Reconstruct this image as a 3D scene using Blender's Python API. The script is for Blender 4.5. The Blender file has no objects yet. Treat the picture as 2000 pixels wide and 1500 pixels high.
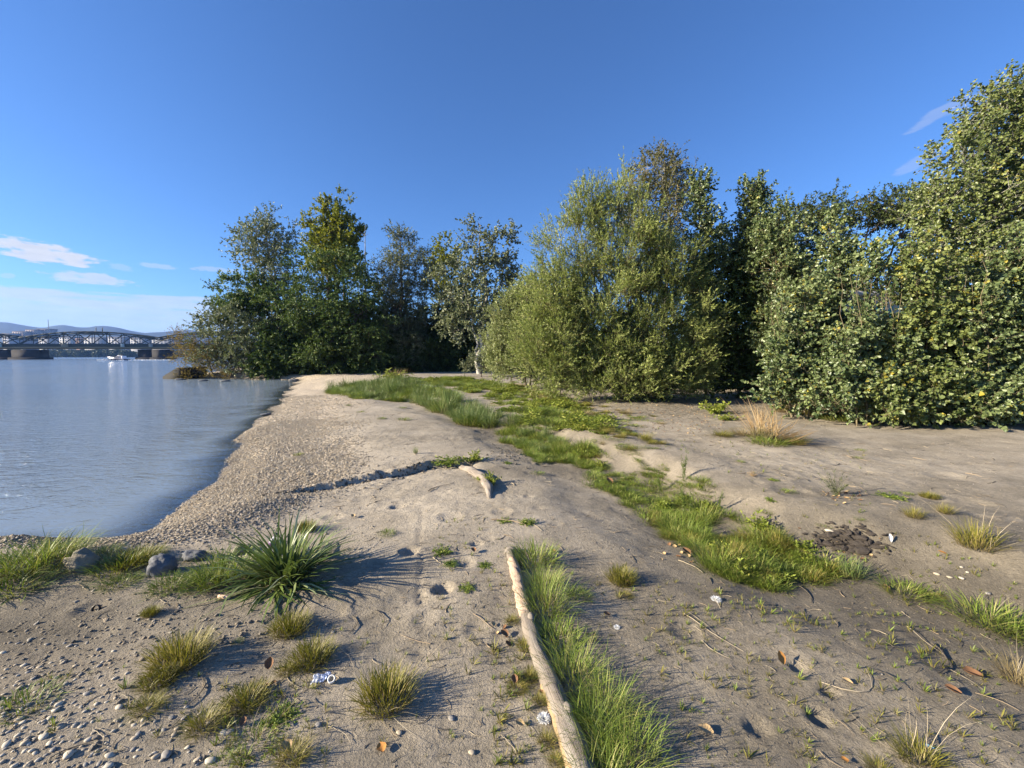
import bpy, math, random
import numpy as np
from mathutils import Vector, Matrix, Euler

# ------------------------------------------------------------------ camera, sky, sun, exposure
S = bpy.context.scene
COL = S.collection
CAM_H, F, CX, CY, HOR = 1.6, 800.0, 1000.0, 750.0, 695.0
PITCH = math.atan((CY - HOR) / F)
cam_d = bpy.data.cameras.new('camera')
cam_d.sensor_width = 36; cam_d.lens = 36 * F / 2000.0
cam_d.clip_start = 0.05; cam_d.clip_end = 20000
cam = bpy.data.objects.new('camera', cam_d); COL.objects.link(cam)
cam.location = (0, 0, CAM_H); cam.rotation_euler = (math.pi / 2 - PITCH, 0, 0)
S.camera = cam

SUN_EL, SUN_AZ = math.radians(19), math.radians(257)      # azimuth clockwise from +Y
W = bpy.data.worlds.new('World'); S.world = W; W.use_nodes = True
wn = W.node_tree; wn.nodes.clear()
sun_dir = Vector((math.sin(SUN_AZ) * math.cos(SUN_EL), math.cos(SUN_AZ) * math.cos(SUN_EL), math.sin(SUN_EL)))
sl = bpy.data.lights.new('sun', 'SUN'); sl.energy = 5.0; sl.angle = math.radians(0.53); sl.color = (1.0, 0.87, 0.67)
so = bpy.data.objects.new('sun', sl); COL.objects.link(so)
so.rotation_euler = (-sun_dir).to_track_quat('-Z', 'Y').to_euler()
S.view_settings.view_transform = 'Standard'; S.view_settings.look = 'None'
S.view_settings.gamma = 1; S.view_settings.use_curve_mapping = False
S.view_settings.exposure = 1.55
SKY_STRENGTH = 0.066
S.cycles.max_bounces = 8; S.cycles.transparent_max_bounces = 8; S.cycles.volume_bounces = 0
S.cycles.use_denoising = True


def wnode(t, **kw):
    n = wn.nodes.new(t)
    for k, v in kw.items():
        setattr(n, k, v)
    return n


def wmath(op, a, b=None, c=None):
    n = wn.nodes.new('ShaderNodeMath'); n.operation = op
    for i, v in enumerate((a, b, c)):
        if v is None: continue
        if isinstance(v, (int, float)): n.inputs[i].default_value = v
        else: wn.links.new(v, n.inputs[i])
    return n.outputs[0]


sky = wnode('ShaderNodeTexSky', sky_type='NISHITA', sun_disc=False)
sky.sun_elevation = SUN_EL; sky.sun_rotation = SUN_AZ
sky.air_density = 1.0; sky.dust_density = 0.3; sky.ozone_density = 6.0; sky.altitude = 0
hs = wnode('ShaderNodeMix', data_type='RGBA', blend_type='MULTIPLY')
hs.inputs['Factor'].default_value = 1; hs.inputs['B'].default_value = (.83, .94, 1.12, 1)
wn.links.new(sky.outputs[0], hs.inputs['A'])
tc = wnode('ShaderNodeTexCoord')
sep = wnode('ShaderNodeSeparateXYZ'); wn.links.new(tc.outputs['Generated'], sep.inputs[0])
az = wmath('ARCTAN2', sep.outputs[0], sep.outputs[1]); el = wmath('ARCSINE', sep.outputs[2])
uv = wnode('ShaderNodeCombineXYZ'); wn.links.new(az, uv.inputs[0]); wn.links.new(el, uv.inputs[1])


def sky_noise(sx, sy, detail, off):
    m = wnode('ShaderNodeMapping'); m.inputs['Scale'].default_value = (sx, sy, 1); m.inputs['Location'].default_value = (off, off * .7, 0)
    wn.links.new(uv.outputs[0], m.inputs[0])
    n = wnode('ShaderNodeTexNoise'); n.inputs['Scale'].default_value = 1; n.inputs['Detail'].default_value = detail
    n.inputs['Roughness'].default_value = .58
    wn.links.new(m.outputs[0], n.inputs['Vector']); return n.outputs[0]


def sky_angle(px, py):
    v = Vector(((px - CX) / F, math.cos(PITCH) - (CY - py) / F * -math.sin(PITCH), -math.sin(PITCH) + (CY - py) / F * math.cos(PITCH))).normalized()
    return math.atan2(v.x, v.y), math.asin(v.z)


cl_noise = sky_noise(38, 120, 5, 3.0)
wisp_noise = sky_noise(9, 70, 5, 8.0)
total = None
# individual clouds low over the river (azimuth, elevation of the real clouds) : px, py, half width, half height, tilt, strength, noise
for (px, py, hw, hh, tilt, st, ns) in [(88, 494, 108, 24, .10, 1.0, cl_noise), (35, 478, 70, 11, .02, .9, cl_noise), (180, 545, 90, 13, .02, .7, cl_noise),
                                       (310, 520, 38, 6, 0, .35, cl_noise), (420, 527, 48, 6, .0, .35, cl_noise), (235, 522, 30, 7, .1, .25, cl_noise), (15, 538, 16, 6, 0, .3, cl_noise),
                                       (90, 582, 230, 20, .03, .7, wisp_noise), (330, 592, 210, 17, -.03, .62, wisp_noise), (180, 618, 420, 42, 0, .6, wisp_noise),
                                       (1835, 220, 75, 14, -.42, .22, wisp_noise), (1790, 318, 60, 14, -.4, .20, wisp_noise), (1905, 190, 80, 10, -.35, .16, wisp_noise)]:
    a0, e0 = sky_angle(px, py)
    a1, _ = sky_angle(px + hw, py); _, e1 = sky_angle(px, py - hh)
    dx = wmath('DIVIDE', wmath('SUBTRACT', az, a0), abs(a1 - a0))
    dy = wmath('DIVIDE', wmath('SUBTRACT', wmath('SUBTRACT', el, e0), wmath('MULTIPLY', wmath('SUBTRACT', az, a0), -tilt)), abs(e1 - e0))
    r2 = wmath('ADD', wmath('MULTIPLY', dx, dx), wmath('MULTIPLY', dy, dy))
    edge = wmath('SUBTRACT', wmath('ADD', wmath('SUBTRACT', 1.0, r2), wmath('MULTIPLY', ns, 3.6)), 1.8)
    n = wnode('ShaderNodeMapRange', interpolation_type='SMOOTHSTEP'); n.inputs['From Min'].default_value = 0.0; n.inputs['From Max'].default_value = .7
    wn.links.new(edge, n.inputs['Value']); n.inputs['To Max'].default_value = st
    total = n.outputs[0] if total is None else wmath('MAXIMUM', total, n.outputs[0])
mix = wnode('ShaderNodeMix', data_type='RGBA')
shade = wnode('ShaderNodeMix', data_type='RGBA')
shade.inputs['A'].default_value = (3.2, 3.45, 4.0, 1); shade.inputs['B'].default_value = (4.9, 5.0, 5.2, 1)
wn.links.new(sky_noise(24, 90, 4, 5.0), shade.inputs['Factor'])
wn.links.new(total, mix.inputs['Factor']); wn.links.new(hs.outputs['Result'], mix.inputs['A']); wn.links.new(shade.outputs['Result'], mix.inputs['B'])
bg = wnode('ShaderNodeBackground'); bg.inputs[1].default_value = SKY_STRENGTH
wo = wnode('ShaderNodeOutputWorld'); wn.links.new(mix.outputs['Result'], bg.inputs[0]); wn.links.new(bg.outputs[0], wo.inputs[0])

# ------------------------------------------------------------------ helpers
rng = np.random.default_rng(11)
random.seed(5)


def ray(px, py):
    c, s = math.cos(PITCH), math.sin(PITCH)
    a, b = (px - CX) / F, (CY - py) / F
    return np.array([a, c + b * s, -s + b * c])


def depth_of(g):
    return g.y * math.cos(PITCH) + (CAM_H - g.z) * math.sin(PITCH)


def at(px, py, Y):
    d = ray(px, py); t = Y / d[1]
    return Vector((d[0] * t, Y, CAM_H + d[2] * t))


_perm = np.random.default_rng(3).random((256, 256))


def vnoise(x, y):
    xi = np.floor(x).astype(int); yi = np.floor(y).astype(int)
    fx = x - xi; fy = y - yi
    fx = fx * fx * (3 - 2 * fx); fy = fy * fy * (3 - 2 * fy)
    g = lambda i, j: _perm[i % 256, j % 256]
    return (g(xi, yi) * (1 - fx) + g(xi + 1, yi) * fx) * (1 - fy) + (g(xi, yi + 1) * (1 - fx) + g(xi + 1, yi + 1) * fx) * fy - 0.5


def fbm(x, y, o=4):
    v = 0; a = 1.0
    for i in range(o):
        v = v + a * vnoise(x * 2 ** i + 17.3 * i, y * 2 ** i - 9.1 * i); a *= .5
    return v


def sstep(a, b, x):
    t = np.clip((x - a) / (b - a), 0, 1); return t * t * (3 - 2 * t)


def poly_dist(pts, x, y):
    """distance to a polyline; also the segment parameter and the signed side (positive on its right hand)"""
    best = np.full(x.shape, 1e18); par = np.zeros(x.shape); side = np.zeros(x.shape)
    for i in range(len(pts) - 1):
        ax, ay = pts[i][:2]; bx, by = pts[i + 1][:2]
        ux, uy = bx - ax, by - ay; L = ux * ux + uy * uy
        t = np.clip(((x - ax) * ux + (y - ay) * uy) / L, 0, 1)
        dx, dy = x - ax - t * ux, y - ay - t * uy
        d = dx * dx + dy * dy; m = d < best
        best = np.where(m, d, best); par = np.where(m, i + t, par)
        side = np.where(m, ux * dy - uy * dx, side)
    return np.sqrt(best), par, -np.sign(side)


WATER_Z = -0.45
#        x, y, width of the slope up from the water
SHORE = [(-400, -90, 4), (-60, -14, 3), (-22, -1, 1.6), (-10, 3.2, 1.0), (-7.4, 3.85, .8), (-5.9, 4.0, .7), (-4.8, 4.1, .7), (-4.25, 4.4, 1.4), (-4.45, 5.3, 2.6), (-4.75, 6.2, 2.9),
         (-5.5, 7.6, 3.2), (-6.0, 8.6, 3.3), (-7.0, 10.6, 3.4), (-8.2, 13.5, 3.6), (-9.3, 15.8, 4), (-12.2, 22, 5), (-15.0, 28, 6), (-17.3, 33, 4), (-18.6, 35.2, 1.6),
         (-24, 37.0, .7), (-28.6, 38.2, .7), (-30.6, 40.2, .7), (-34, 48, 2), (-60, 90, 4), (-130, 190, 6), (-185, 262, 8), (-270, 400, 10), (-420, 700, 20), (-420, 6000, 20)]
SHORE_W = np.array([p[2] for p in SHORE])
LAND = [(p[0], p[1]) for p in SHORE] + [(6000, 6000), (6000, -6000), (-6000, -6000), (-6000, -400)]
GULLY = [(-16, 26), (-11, 23.5), (-7.6, 20), (-4.4, 16.5), (-2.1, 13.4), (0, 9.4), (1.15, 7.1), (1.72, 5.5), (1.98, 4.25), (2.25, 3.65), (2.74, 3.4), (3.1, 3.15), (3.4, 2.7), (3.7, 2.2), (4.4, 1.2), (6, -1)]
SCARP = [(-3.1, 5.15), (-2.6, 5.55), (-2.18, 5.8), (-1.6, 6.15), (-1.3, 6.5), (-.85, 6.62), (-.55, 6.7)]
DENTS = []      # x, y, r, depth ; filled below from the footprints seen in the sand


def inside(poly, x, y):
    r = np.zeros(x.shape, bool); n = len(poly)
    for i in range(n):
        x1, y1 = poly[i]; x2, y2 = poly[(i + 1) % n]
        c = (y1 > y) != (y2 > y)
        with np.errstate(divide='ignore', invalid='ignore'):
            xs = (x2 - x1) * (y - y1) / (y2 - y1 + 1e-12) + x1
        r ^= c & (x < xs)
    return r


def shore(x, y):
    d, p, _ = poly_dist(SHORE, x, y)
    w = np.interp(p, np.arange(len(SHORE)), SHORE_W)
    return np.where(inside(LAND, x, y), d, -d), w


def H(x, y, fine=True):
    x = np.asarray(x, float); y = np.asarray(y, float); shp = x.shape
    x = x.ravel(); y = y.ravel()
    dn = fbm(x * .9 + 3, y * .9, 3) * .35 * np.clip(y / 8, .4, 1.5)
    d, w = shore(x, y); d = d + dn * (np.abs(d) < 12)
    s = np.clip(d / w, 0, 1)
    z = WATER_Z + .45 * (1 - (1 - s) ** 1.7)
    z = np.where(d < 0, np.maximum(WATER_Z + d * .2, -2.4), z)
    gd, gp, gs = poly_dist(GULLY, x, y)
    sg = gd * gs + fbm(x * 1.1, y * 1.1, 3) * .35
    fade = 1 - .45 * sstep(10, 22, y)
    left = sstep(-.95, -.05, sg) * -.27
    right = np.where(sg > 0, sstep(.15, 1.5, sg) * .13, 0)
    land = sstep(.3, 2.0, d)
    z = z + (left + right) * fade * land
    z = z + land * (.055 * np.exp(-((sg + 1.25) / .6) ** 2) * (1 - sstep(7, 11, y)))          # crest of the ridge
    z = z + land * .10 * sstep(7, 13, x) * sstep(4, 9, y)
    # small washed-out step across the ridge
    sd, sp, ss = poly_dist(SCARP, x, y)
    q = sd * ss + fbm(x * 7, y * 7, 3) * .06
    ends = sstep(0, 1.2, sp) * (1 - sstep(5.2, 6, sp)) * (sd < 1.2)
    z = z - .085 * ends * sstep(0, .035, q) * np.exp(-np.maximum(q, 0) / .42)
    z = z + .03 * ends * np.exp(-((q + .06) / .08) ** 2)
    # broad and fine unevenness
    near = 1 - sstep(30, 80, np.hypot(x, y))
    z = z + fbm(x * .45, y * .45, 3) * .07 * near * land
    if fine:
        wet = sstep(-.1, .4, d)
        fn = 1 - sstep(9, 16, np.hypot(x, y))
        rough = .6 + .9 * sstep(-.1, .25, fbm(x * .8 + 40, y * .8, 2))
        z = z + wet * fn * rough * (fbm(x * 3.1, y * 3.1, 3) * .014 + fbm(x * 13, y * 13 + 5, 3) * .0075)
        for (dx, dy, dr, dd) in DENTS:
            m = (np.abs(x - dx) < 3 * dr) & (np.abs(y - dy) < 3 * dr)
            if m.any():
                rr = np.hypot(x[m] - dx, y[m] - dy) / dr
                z[m] += -dd * np.exp(-rr ** 4) + dd * .35 * np.exp(-((rr - 1.25) / .28) ** 2)
    fb = sstep(615, 660, y) * (WATER_Z + 2.2 - z)
    return (z + np.where(y > 600, fb, 0)).reshape(shp)


def ground(px, py, fine=True):
    d = ray(px, py)
    ts = np.geomspace(1.2, 80, 400)
    P = d[None] * ts[:, None] + np.array([0, 0, CAM_H])
    below = P[:, 2] < H(P[:, 0], P[:, 1], False)
    i = int(np.argmax(below)) if below.any() else len(ts) - 1
    lo, hi = ts[max(i - 1, 0)], ts[i]
    tt = np.linspace(lo, hi, 24)
    P = d[None] * tt[:, None] + np.array([0, 0, CAM_H])
    j = int(np.argmax(P[:, 2] < H(P[:, 0], P[:, 1], fine)))
    p = P[j]
    return Vector((p[0], p[1], float(H(p[0:1], p[1:2], fine)[0])))


for (px, py, r, dd) in [(865, 1150, .075, .05), (800, 1078, .08, .045), (750, 920, .10, .05), (765, 925, .07, .03), (690, 1130, .09, .02), (735, 1105, .07, .025), (905, 1100, .09, .02), (640, 1200, .1, .015),
                        (1030, 890, .12, .03), (1560, 1300, .05, .02), (1600, 1400, .06, .025), (1480, 1420, .06, .02), (1620, 1350, .05, .02), (960, 790, .5, .10), (1010, 780, .4, .06), (830, 1210, .08, .012),
                        (930, 1230, .07, .012), (880, 1010, .12, .015), (980, 1000, .1, .015), (650, 1010, .1, .015), (1850, 930, .2, .02), (1750, 900, .25, .02), (1900, 980, .15, .02), (1550, 960, .2, .02)]:
    g = ground(px, py, False); DENTS.append((g.x, g.y, r, dd))
for k in range(90):                                          # wheel rut along the crest
    g = ground(822 + 3 * math.sin(k * .15), 985 + 2.2 * k, False); DENTS.append((g.x, g.y, .03, .0042))
for k in range(100):                                         # old trampled footprints all over the sand
    a = random.uniform(0, 1)
    x, y = random.uniform(-3.2, 8.5), random.uniform(1.2, 10.5)
    DENTS.append((x, y, random.uniform(.05, .13), random.uniform(.006, .02)))


# ---- materials
def mat(name):
    m = bpy.data.materials.new(name); m.use_nodes = True
    nt = m.node_tree; nt.nodes.clear()
    return m, nt


class NT:
    def __init__(s, name):
        s.m, s.t = mat(name)
        s.out = s.t.nodes.new('ShaderNodeOutputMaterial')

    def n(s, typ, ins=None, **kw):
        nd = s.t.nodes.new(typ)
        for k, v in kw.items(): setattr(nd, k, v)
        for k, v in (ins or {}).items():
            if hasattr(v, 'is_linked') or hasattr(v, 'links'): s.t.links.new(v, nd.inputs[k])
            else: nd.inputs[k].default_value = v
        return nd

    def math(s, op, a, b=None, clamp=False):
        nd = s.t.nodes.new('ShaderNodeMath'); nd.operation = op; nd.use_clamp = clamp
        for i, v in enumerate((a, b)):
            if v is None: continue
            if isinstance(v, (int, float)): nd.inputs[i].default_value = v
            else: s.t.links.new(v, nd.inputs[i])
        return nd.outputs[0]

    def attr(s, name, typ='GEOMETRY'):
        return s.n('ShaderNodeAttribute', attribute_name=name, attribute_type=typ).outputs['Fac']

    def noise(s, scale, detail=4, rough=.55, vec=None, out=0):
        ins = {'Scale': scale, 'Detail': detail, 'Roughness': rough}
        if vec is not None: ins['Vector'] = vec
        return s.n('ShaderNodeTexNoise', ins).outputs[out]

    def ramp(s, fac, stops):
        r = s.n('ShaderNodeValToRGB', {'Fac': fac}); e = r.color_ramp.elements
        while len(e) < len(stops): e.new(.5)
        for i, (p, c) in enumerate(stops):
            e[i].position = p; e[i].color = (*c, 1) if len(c) == 3 else c
        return r.outputs['Color']

    def mix(s, f, a, b, blend='MIX'):
        nd = s.n('ShaderNodeMix', data_type='RGBA', blend_type=blend)
        for k, v in (('Factor', f), ('A', a), ('B', b)):
            if isinstance(v, tuple): nd.inputs[k].default_value = (*v, 1) if len(v) == 3 else v
            elif isinstance(v, (int, float)): nd.inputs[k].default_value = v
            else: s.t.links.new(v, nd.inputs[k])
        return nd.outputs['Result']

    def obj(s):
        return s.n('ShaderNodeTexCoord').outputs['Object']

    def maprange(s, v, a, b, c=0., d=1.):
        return s.n('ShaderNodeMapRange', {'Value': v, 'From Min': a, 'From Max': b, 'To Min': c, 'To Max': d}, interpolation_type='SMOOTHSTEP').outputs[0]

    def bump(s, h, dist, strength=1., nrm=None):
        ins = {'Height': h, 'Distance': dist, 'Strength': strength}
        if nrm is not None: ins['Normal'] = nrm
        return s.n('ShaderNodeBump', ins).outputs[0]

    def pbr(s, col, rough=.8, nrm=None, spec=.3, metal=0.):
        ins = {'Base Color': col if not isinstance(col, tuple) else (*col, 1), 'Roughness': rough, 'Specular IOR Level': spec, 'Metallic': metal}
        if nrm is not None: ins['Normal'] = nrm
        return s.n('ShaderNodeBsdfPrincipled', ins)

    def done(s, sh):
        s.t.links.new(sh.outputs[0], s.out.inputs['Surface']); return s.m


def leaf_mat(name, dark, light, alt=None, trans=.3, rough=.5, altfrac=.04, spec=.22, objvar=.0):
    b = NT(name); t = b.attr('tint')
    if objvar:
        rnd = b.n('ShaderNodeObjectInfo').outputs['Random']
        t = b.math('ADD', b.math('MULTIPLY', t, 1 - objvar), b.math('MULTIPLY', rnd, objvar))
    stops = [(0, dark), (1 - altfrac - .01, light)] + ([(1 - altfrac, alt)] if alt else [])
    c = b.ramp(t, stops)
    p = b.pbr(c, rough, spec=spec)
    tr = b.n('ShaderNodeBsdfTranslucent', {'Color': b.mix(.55, c, (.9, 1., .25), 'MULTIPLY')})
    mx = b.n('ShaderNodeMixShader', {0: trans, 1: p.outputs[0], 2: tr.outputs[0]})
    return b.done(mx)


def blade_mat(name, base, dark, light, alt, trans=.3, rough=.5):
    b = NT(name); t = b.attr('tint'); h = b.attr('hgt')
    rnd = b.n('ShaderNodeObjectInfo').outputs['Random']
    t2 = b.math('ADD', b.math('MULTIPLY', t, .75), b.math('MULTIPLY', rnd, .25))
    c = b.ramp(t2, [(0, dark), (.66, light), (.86, alt)])
    c = b.mix(b.maprange(h, .0, .45), base, c)
    p = b.pbr(c, rough, spec=.3)
    tr = b.n('ShaderNodeBsdfTranslucent', {'Color': b.mix(.5, c, (.95, 1., .3), 'MULTIPLY')})
    return b.done(b.n('ShaderNodeMixShader', {0: trans, 1: p.outputs[0], 2: tr.outputs[0]}))


def plain(name, col, rough=.7, var=.25, scale=12, bump=.0, metal=0., spec=.3):
    b = NT(name); o = b.obj(); n = b.noise(scale, 5, .6, o)
    c = b.mix(n, tuple(v * (1 - var) for v in col), tuple(min(1, v * (1 + var)) for v in col))
    nr = b.bump(b.noise(scale * 3, 5, .6, o), bump) if bump else None
    return b.done(b.pbr(c, rough, nr, spec, metal))


def bark_mat(name, a, c, scale=14):
    b = NT(name); o = b.obj()
    m = b.n('ShaderNodeMapping', {'Vector': o, 'Scale': (1, 1, .22)}).outputs[0]
    n = b.noise(scale, 6, .65, m)
    col = b.mix(b.maprange(n, .35, .65), a, c)
    return b.done(b.pbr(col, .85, b.bump(n, .03), .2))


# ---- mesh building
def mesh_np(name, verts, faces, material=None, fattr=None, pattr=None, smooth=False):
    """faces: (n,k) int array or list of such arrays"""
    me = bpy.data.meshes.new(name)
    fl = faces if isinstance(faces, list) else [faces]
    fl = [f for f in fl if len(f)]
    verts = np.asarray(verts, np.float32)
    me.vertices.add(len(verts)); me.vertices.foreach_set('co', verts.ravel())
    nl = sum(f.size for f in fl); nf = sum(len(f) for f in fl)
    me.loops.add(nl); me.polygons.add(nf)
    me.loops.foreach_set('vertex_index', np.concatenate([f.ravel() for f in fl]).astype(np.int32))
    cnt = np.concatenate([np.full(len(f), f.shape[1]) for f in fl])
    me.polygons.foreach_set('loop_start', np.concatenate([[0], np.cumsum(cnt)[:-1]]).astype(np.int32))
    try: me.polygons.foreach_set('loop_total', cnt.astype(np.int32))
    except Exception: pass
    if smooth: me.polygons.foreach_set('use_smooth', np.ones(nf, bool))
    for k, v in (fattr or {}).items():
        a = me.attributes.new(k, 'FLOAT', 'FACE'); a.data.foreach_set('value', np.asarray(v, np.float32))
    for k, v in (pattr or {}).items():
        a = me.attributes.new(k, 'FLOAT', 'POINT'); a.data.foreach_set('value', np.asarray(v, np.float32))
    me.update(calc_edges=True)
    if material: me.materials.append(material)
    return me


def tag(o, label=None, cat=None, group=None, kind=None):
    if label: o['label'] = label
    if cat: o['category'] = cat
    if group: o['group'] = group
    if kind: o['kind'] = kind
    return o


def obj(name, me, parent=None, M=None, **tags):
    o = bpy.data.objects.new(name, me); COL.objects.link(o)
    if M is not None: o.matrix_world = M
    if parent is not None:
        o.parent = parent; o.matrix_parent_inverse = parent.matrix_basis.inverted()
    return tag(o, **tags)


def empty(name, loc, **tags):
    o = bpy.data.objects.new(name, None); COL.objects.link(o); o.location = loc; o.empty_display_size = .1
    return tag(o, **tags)


def TRS(loc, rz=0., sc=1., rx=0., ry=0.):
    s = (sc, sc, sc) if isinstance(sc, (int, float)) else sc
    return Matrix.Translation(loc) @ Euler((rx, ry, rz)).to_matrix().to_4x4() @ Matrix.Diagonal((*s, 1))


def norm(v):
    return v / (np.linalg.norm(v, axis=-1, keepdims=True) + 1e-9)


def tubes(P, R, Sd=4):
    """P (n,K,3), R (n,K) -> verts, quads"""
    P = np.asarray(P, float); R = np.asarray(R, float)
    n, K, _ = P.shape
    ax = norm(P[:, -1] - P[:, 0])
    ref = np.where(np.abs(ax[:, 2:3]) > .85, np.array([[1., 0, 0]]), np.array([[0, 0, 1.]]))
    T = norm(np.gradient(P, axis=1))
    U = norm(np.cross(T, ref[:, None])); V = np.cross(T, U)
    a = np.arange(Sd) * 2 * np.pi / Sd
    ring = P[:, :, None] + R[:, :, None, None] * (np.cos(a)[None, None, :, None] * U[:, :, None] + np.sin(a)[None, None, :, None] * V[:, :, None])
    verts = ring.reshape(-1, 3)
    b = (np.arange(n) * K * Sd)[:, None, None] + (np.arange(K - 1) * Sd)[None, :, None]
    i = np.arange(Sd)[None, None]; j = (i + 1) % Sd
    q = np.stack([b + i, b + j, b + Sd + j, b + Sd + i], -1).reshape(-1, 4)
    return verts, q


def merge(parts):
    vs, fs, o = [], [], 0
    for v, f in parts:
        vs.append(v); fs.append(f + o); o += len(v)
    return np.concatenate(vs), np.concatenate(fs)


def leaves_np(pos, d, nrm, L, Wd, mid=.42, fold=.25, rnd=False):
    d = norm(d); s = norm(np.cross(d, nrm)); up = np.cross(s, d)
    L = L[:, None]; Wd = Wd[:, None]
    n = len(pos)
    if not rnd:
        V = np.stack([pos, pos + d * L * mid + s * Wd * .5 + up * Wd * fold, pos + d * L - up * L * .08, pos + d * L * mid - s * Wd * .5 + up * Wd * fold], 1).reshape(-1, 3)
        b = (np.arange(n) * 4)[:, None]
        Fc = np.concatenate([b + [[0, 1, 2]], b + [[0, 2, 3]]], 1).reshape(-1, 3)
        return V, Fc, 2
    V = np.stack([pos, pos + d * L * .18 + s * Wd * .45 + up * Wd * fold * .8, pos + d * L * .5 + s * Wd * .44 + up * Wd * fold, pos + d * L - up * L * .1,
                  pos + d * L * .5 - s * Wd * .44 + up * Wd * fold, pos + d * L * .18 - s * Wd * .45 + up * Wd * fold * .8], 1).reshape(-1, 3)
    b = (np.arange(n) * 6)[:, None]
    Fc = np.concatenate([b + [[0, 1, 2, 3]], b + [[0, 3, 4, 5]]], 1).reshape(-1, 4)
    return V, Fc, 2


def instancer(name, pts, rot, scl, pick, protos, **tags):
    """many small alike pieces as ONE piece of scattered stuff: a point mesh with instances on its points"""
    me = bpy.data.meshes.new(name); me.vertices.add(len(pts))
    me.vertices.foreach_set('co', np.asarray(pts, np.float32).ravel())
    a = me.attributes.new('rot', 'FLOAT_VECTOR', 'POINT'); a.data.foreach_set('vector', np.asarray(rot, np.float32).ravel())
    a = me.attributes.new('scl', 'FLOAT_VECTOR', 'POINT'); a.data.foreach_set('vector', np.asarray(scl, np.float32).ravel())
    a = me.attributes.new('pick', 'INT', 'POINT'); a.data.foreach_set('value', np.asarray(pick, np.int32))
    ng = bpy.data.node_groups.new(name, 'GeometryNodeTree')
    ng.interface.new_socket('Geometry', in_out='INPUT', socket_type='NodeSocketGeometry')
    ng.interface.new_socket('Geometry', in_out='OUTPUT', socket_type='NodeSocketGeometry')
    N, Lk = ng.nodes, ng.links
    gi = N.new('NodeGroupInput'); go = N.new('NodeGroupOutput'); jn = N.new('GeometryNodeJoinGeometry')

    def named(nm, dt):
        x = N.new('GeometryNodeInputNamedAttribute'); x.data_type = dt; x.inputs['Name'].default_value = nm
        return x.outputs['Attribute']
    r, s, p = named('rot', 'FLOAT_VECTOR'), named('scl', 'FLOAT_VECTOR'), named('pick', 'INT')
    e2r = N.new('FunctionNodeEulerToRotation'); Lk.new(r, e2r.inputs[0])
    for k, pr in enumerate(protos):
        oi = N.new('GeometryNodeObjectInfo'); oi.inputs['Object'].default_value = pr; oi.inputs['As Instance'].default_value = True
        cp = N.new('FunctionNodeCompare'); cp.data_type = 'INT'; cp.operation = 'EQUAL'
        Lk.new(p, cp.inputs[2]); cp.inputs[3].default_value = k
        ip = N.new('GeometryNodeInstanceOnPoints')
        Lk.new(gi.outputs[0], ip.inputs['Points']); Lk.new(cp.outputs[0], ip.inputs['Selection'])
        Lk.new(oi.outputs['Geometry'], ip.inputs['Instance']); Lk.new(e2r.outputs[0], ip.inputs['Rotation']); Lk.new(s, ip.inputs['Scale'])
        Lk.new(ip.outputs[0], jn.inputs[0])
    Lk.new(jn.outputs[0], go.inputs[0])
    o = bpy.data.objects.new(name, me); COL.objects.link(o)
    md = o.modifiers.new('scatter', 'NODES'); md.node_group = ng
    return tag(o, kind='stuff', **tags)


def proto(name, me):
    return bpy.data.objects.new(name, me)          # source shape for scattered stuff, not linked to the scene


# ------------------------------------------------------------------ ground
def graded(lo, hi, c0, c1, h0, grow):
    """coordinates with spacing h0 between c0 and c1, growing outside"""
    a = list(np.arange(c0, c1, h0)); s = h0
    x = a[-1]
    while x < hi:
        s *= grow; x += s; a.append(min(x, hi))
    s = h0; x = c0; b = []
    while x > lo:
        s *= grow; x -= s; b.append(max(x, lo))
    return np.array(b[::-1] + a)


def grid_mesh(name, xs, ys, Z, material, pattr, keep=None):
    X, Y = np.meshgrid(xs, ys)
    nx, ny = len(xs), len(ys)
    V = np.stack([X.ravel(), Y.ravel(), Z.ravel()], 1)
    i = (np.arange(ny - 1)[:, None] * nx + np.arange(nx - 1)[None]).ravel()
    Fc = np.stack([i, i + 1, i + nx + 1, i + nx], 1)
    if keep is not None: Fc = Fc[keep(V, Fc)]
    return mesh_np(name, V, Fc, material, pattr=pattr, smooth=True)


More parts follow.
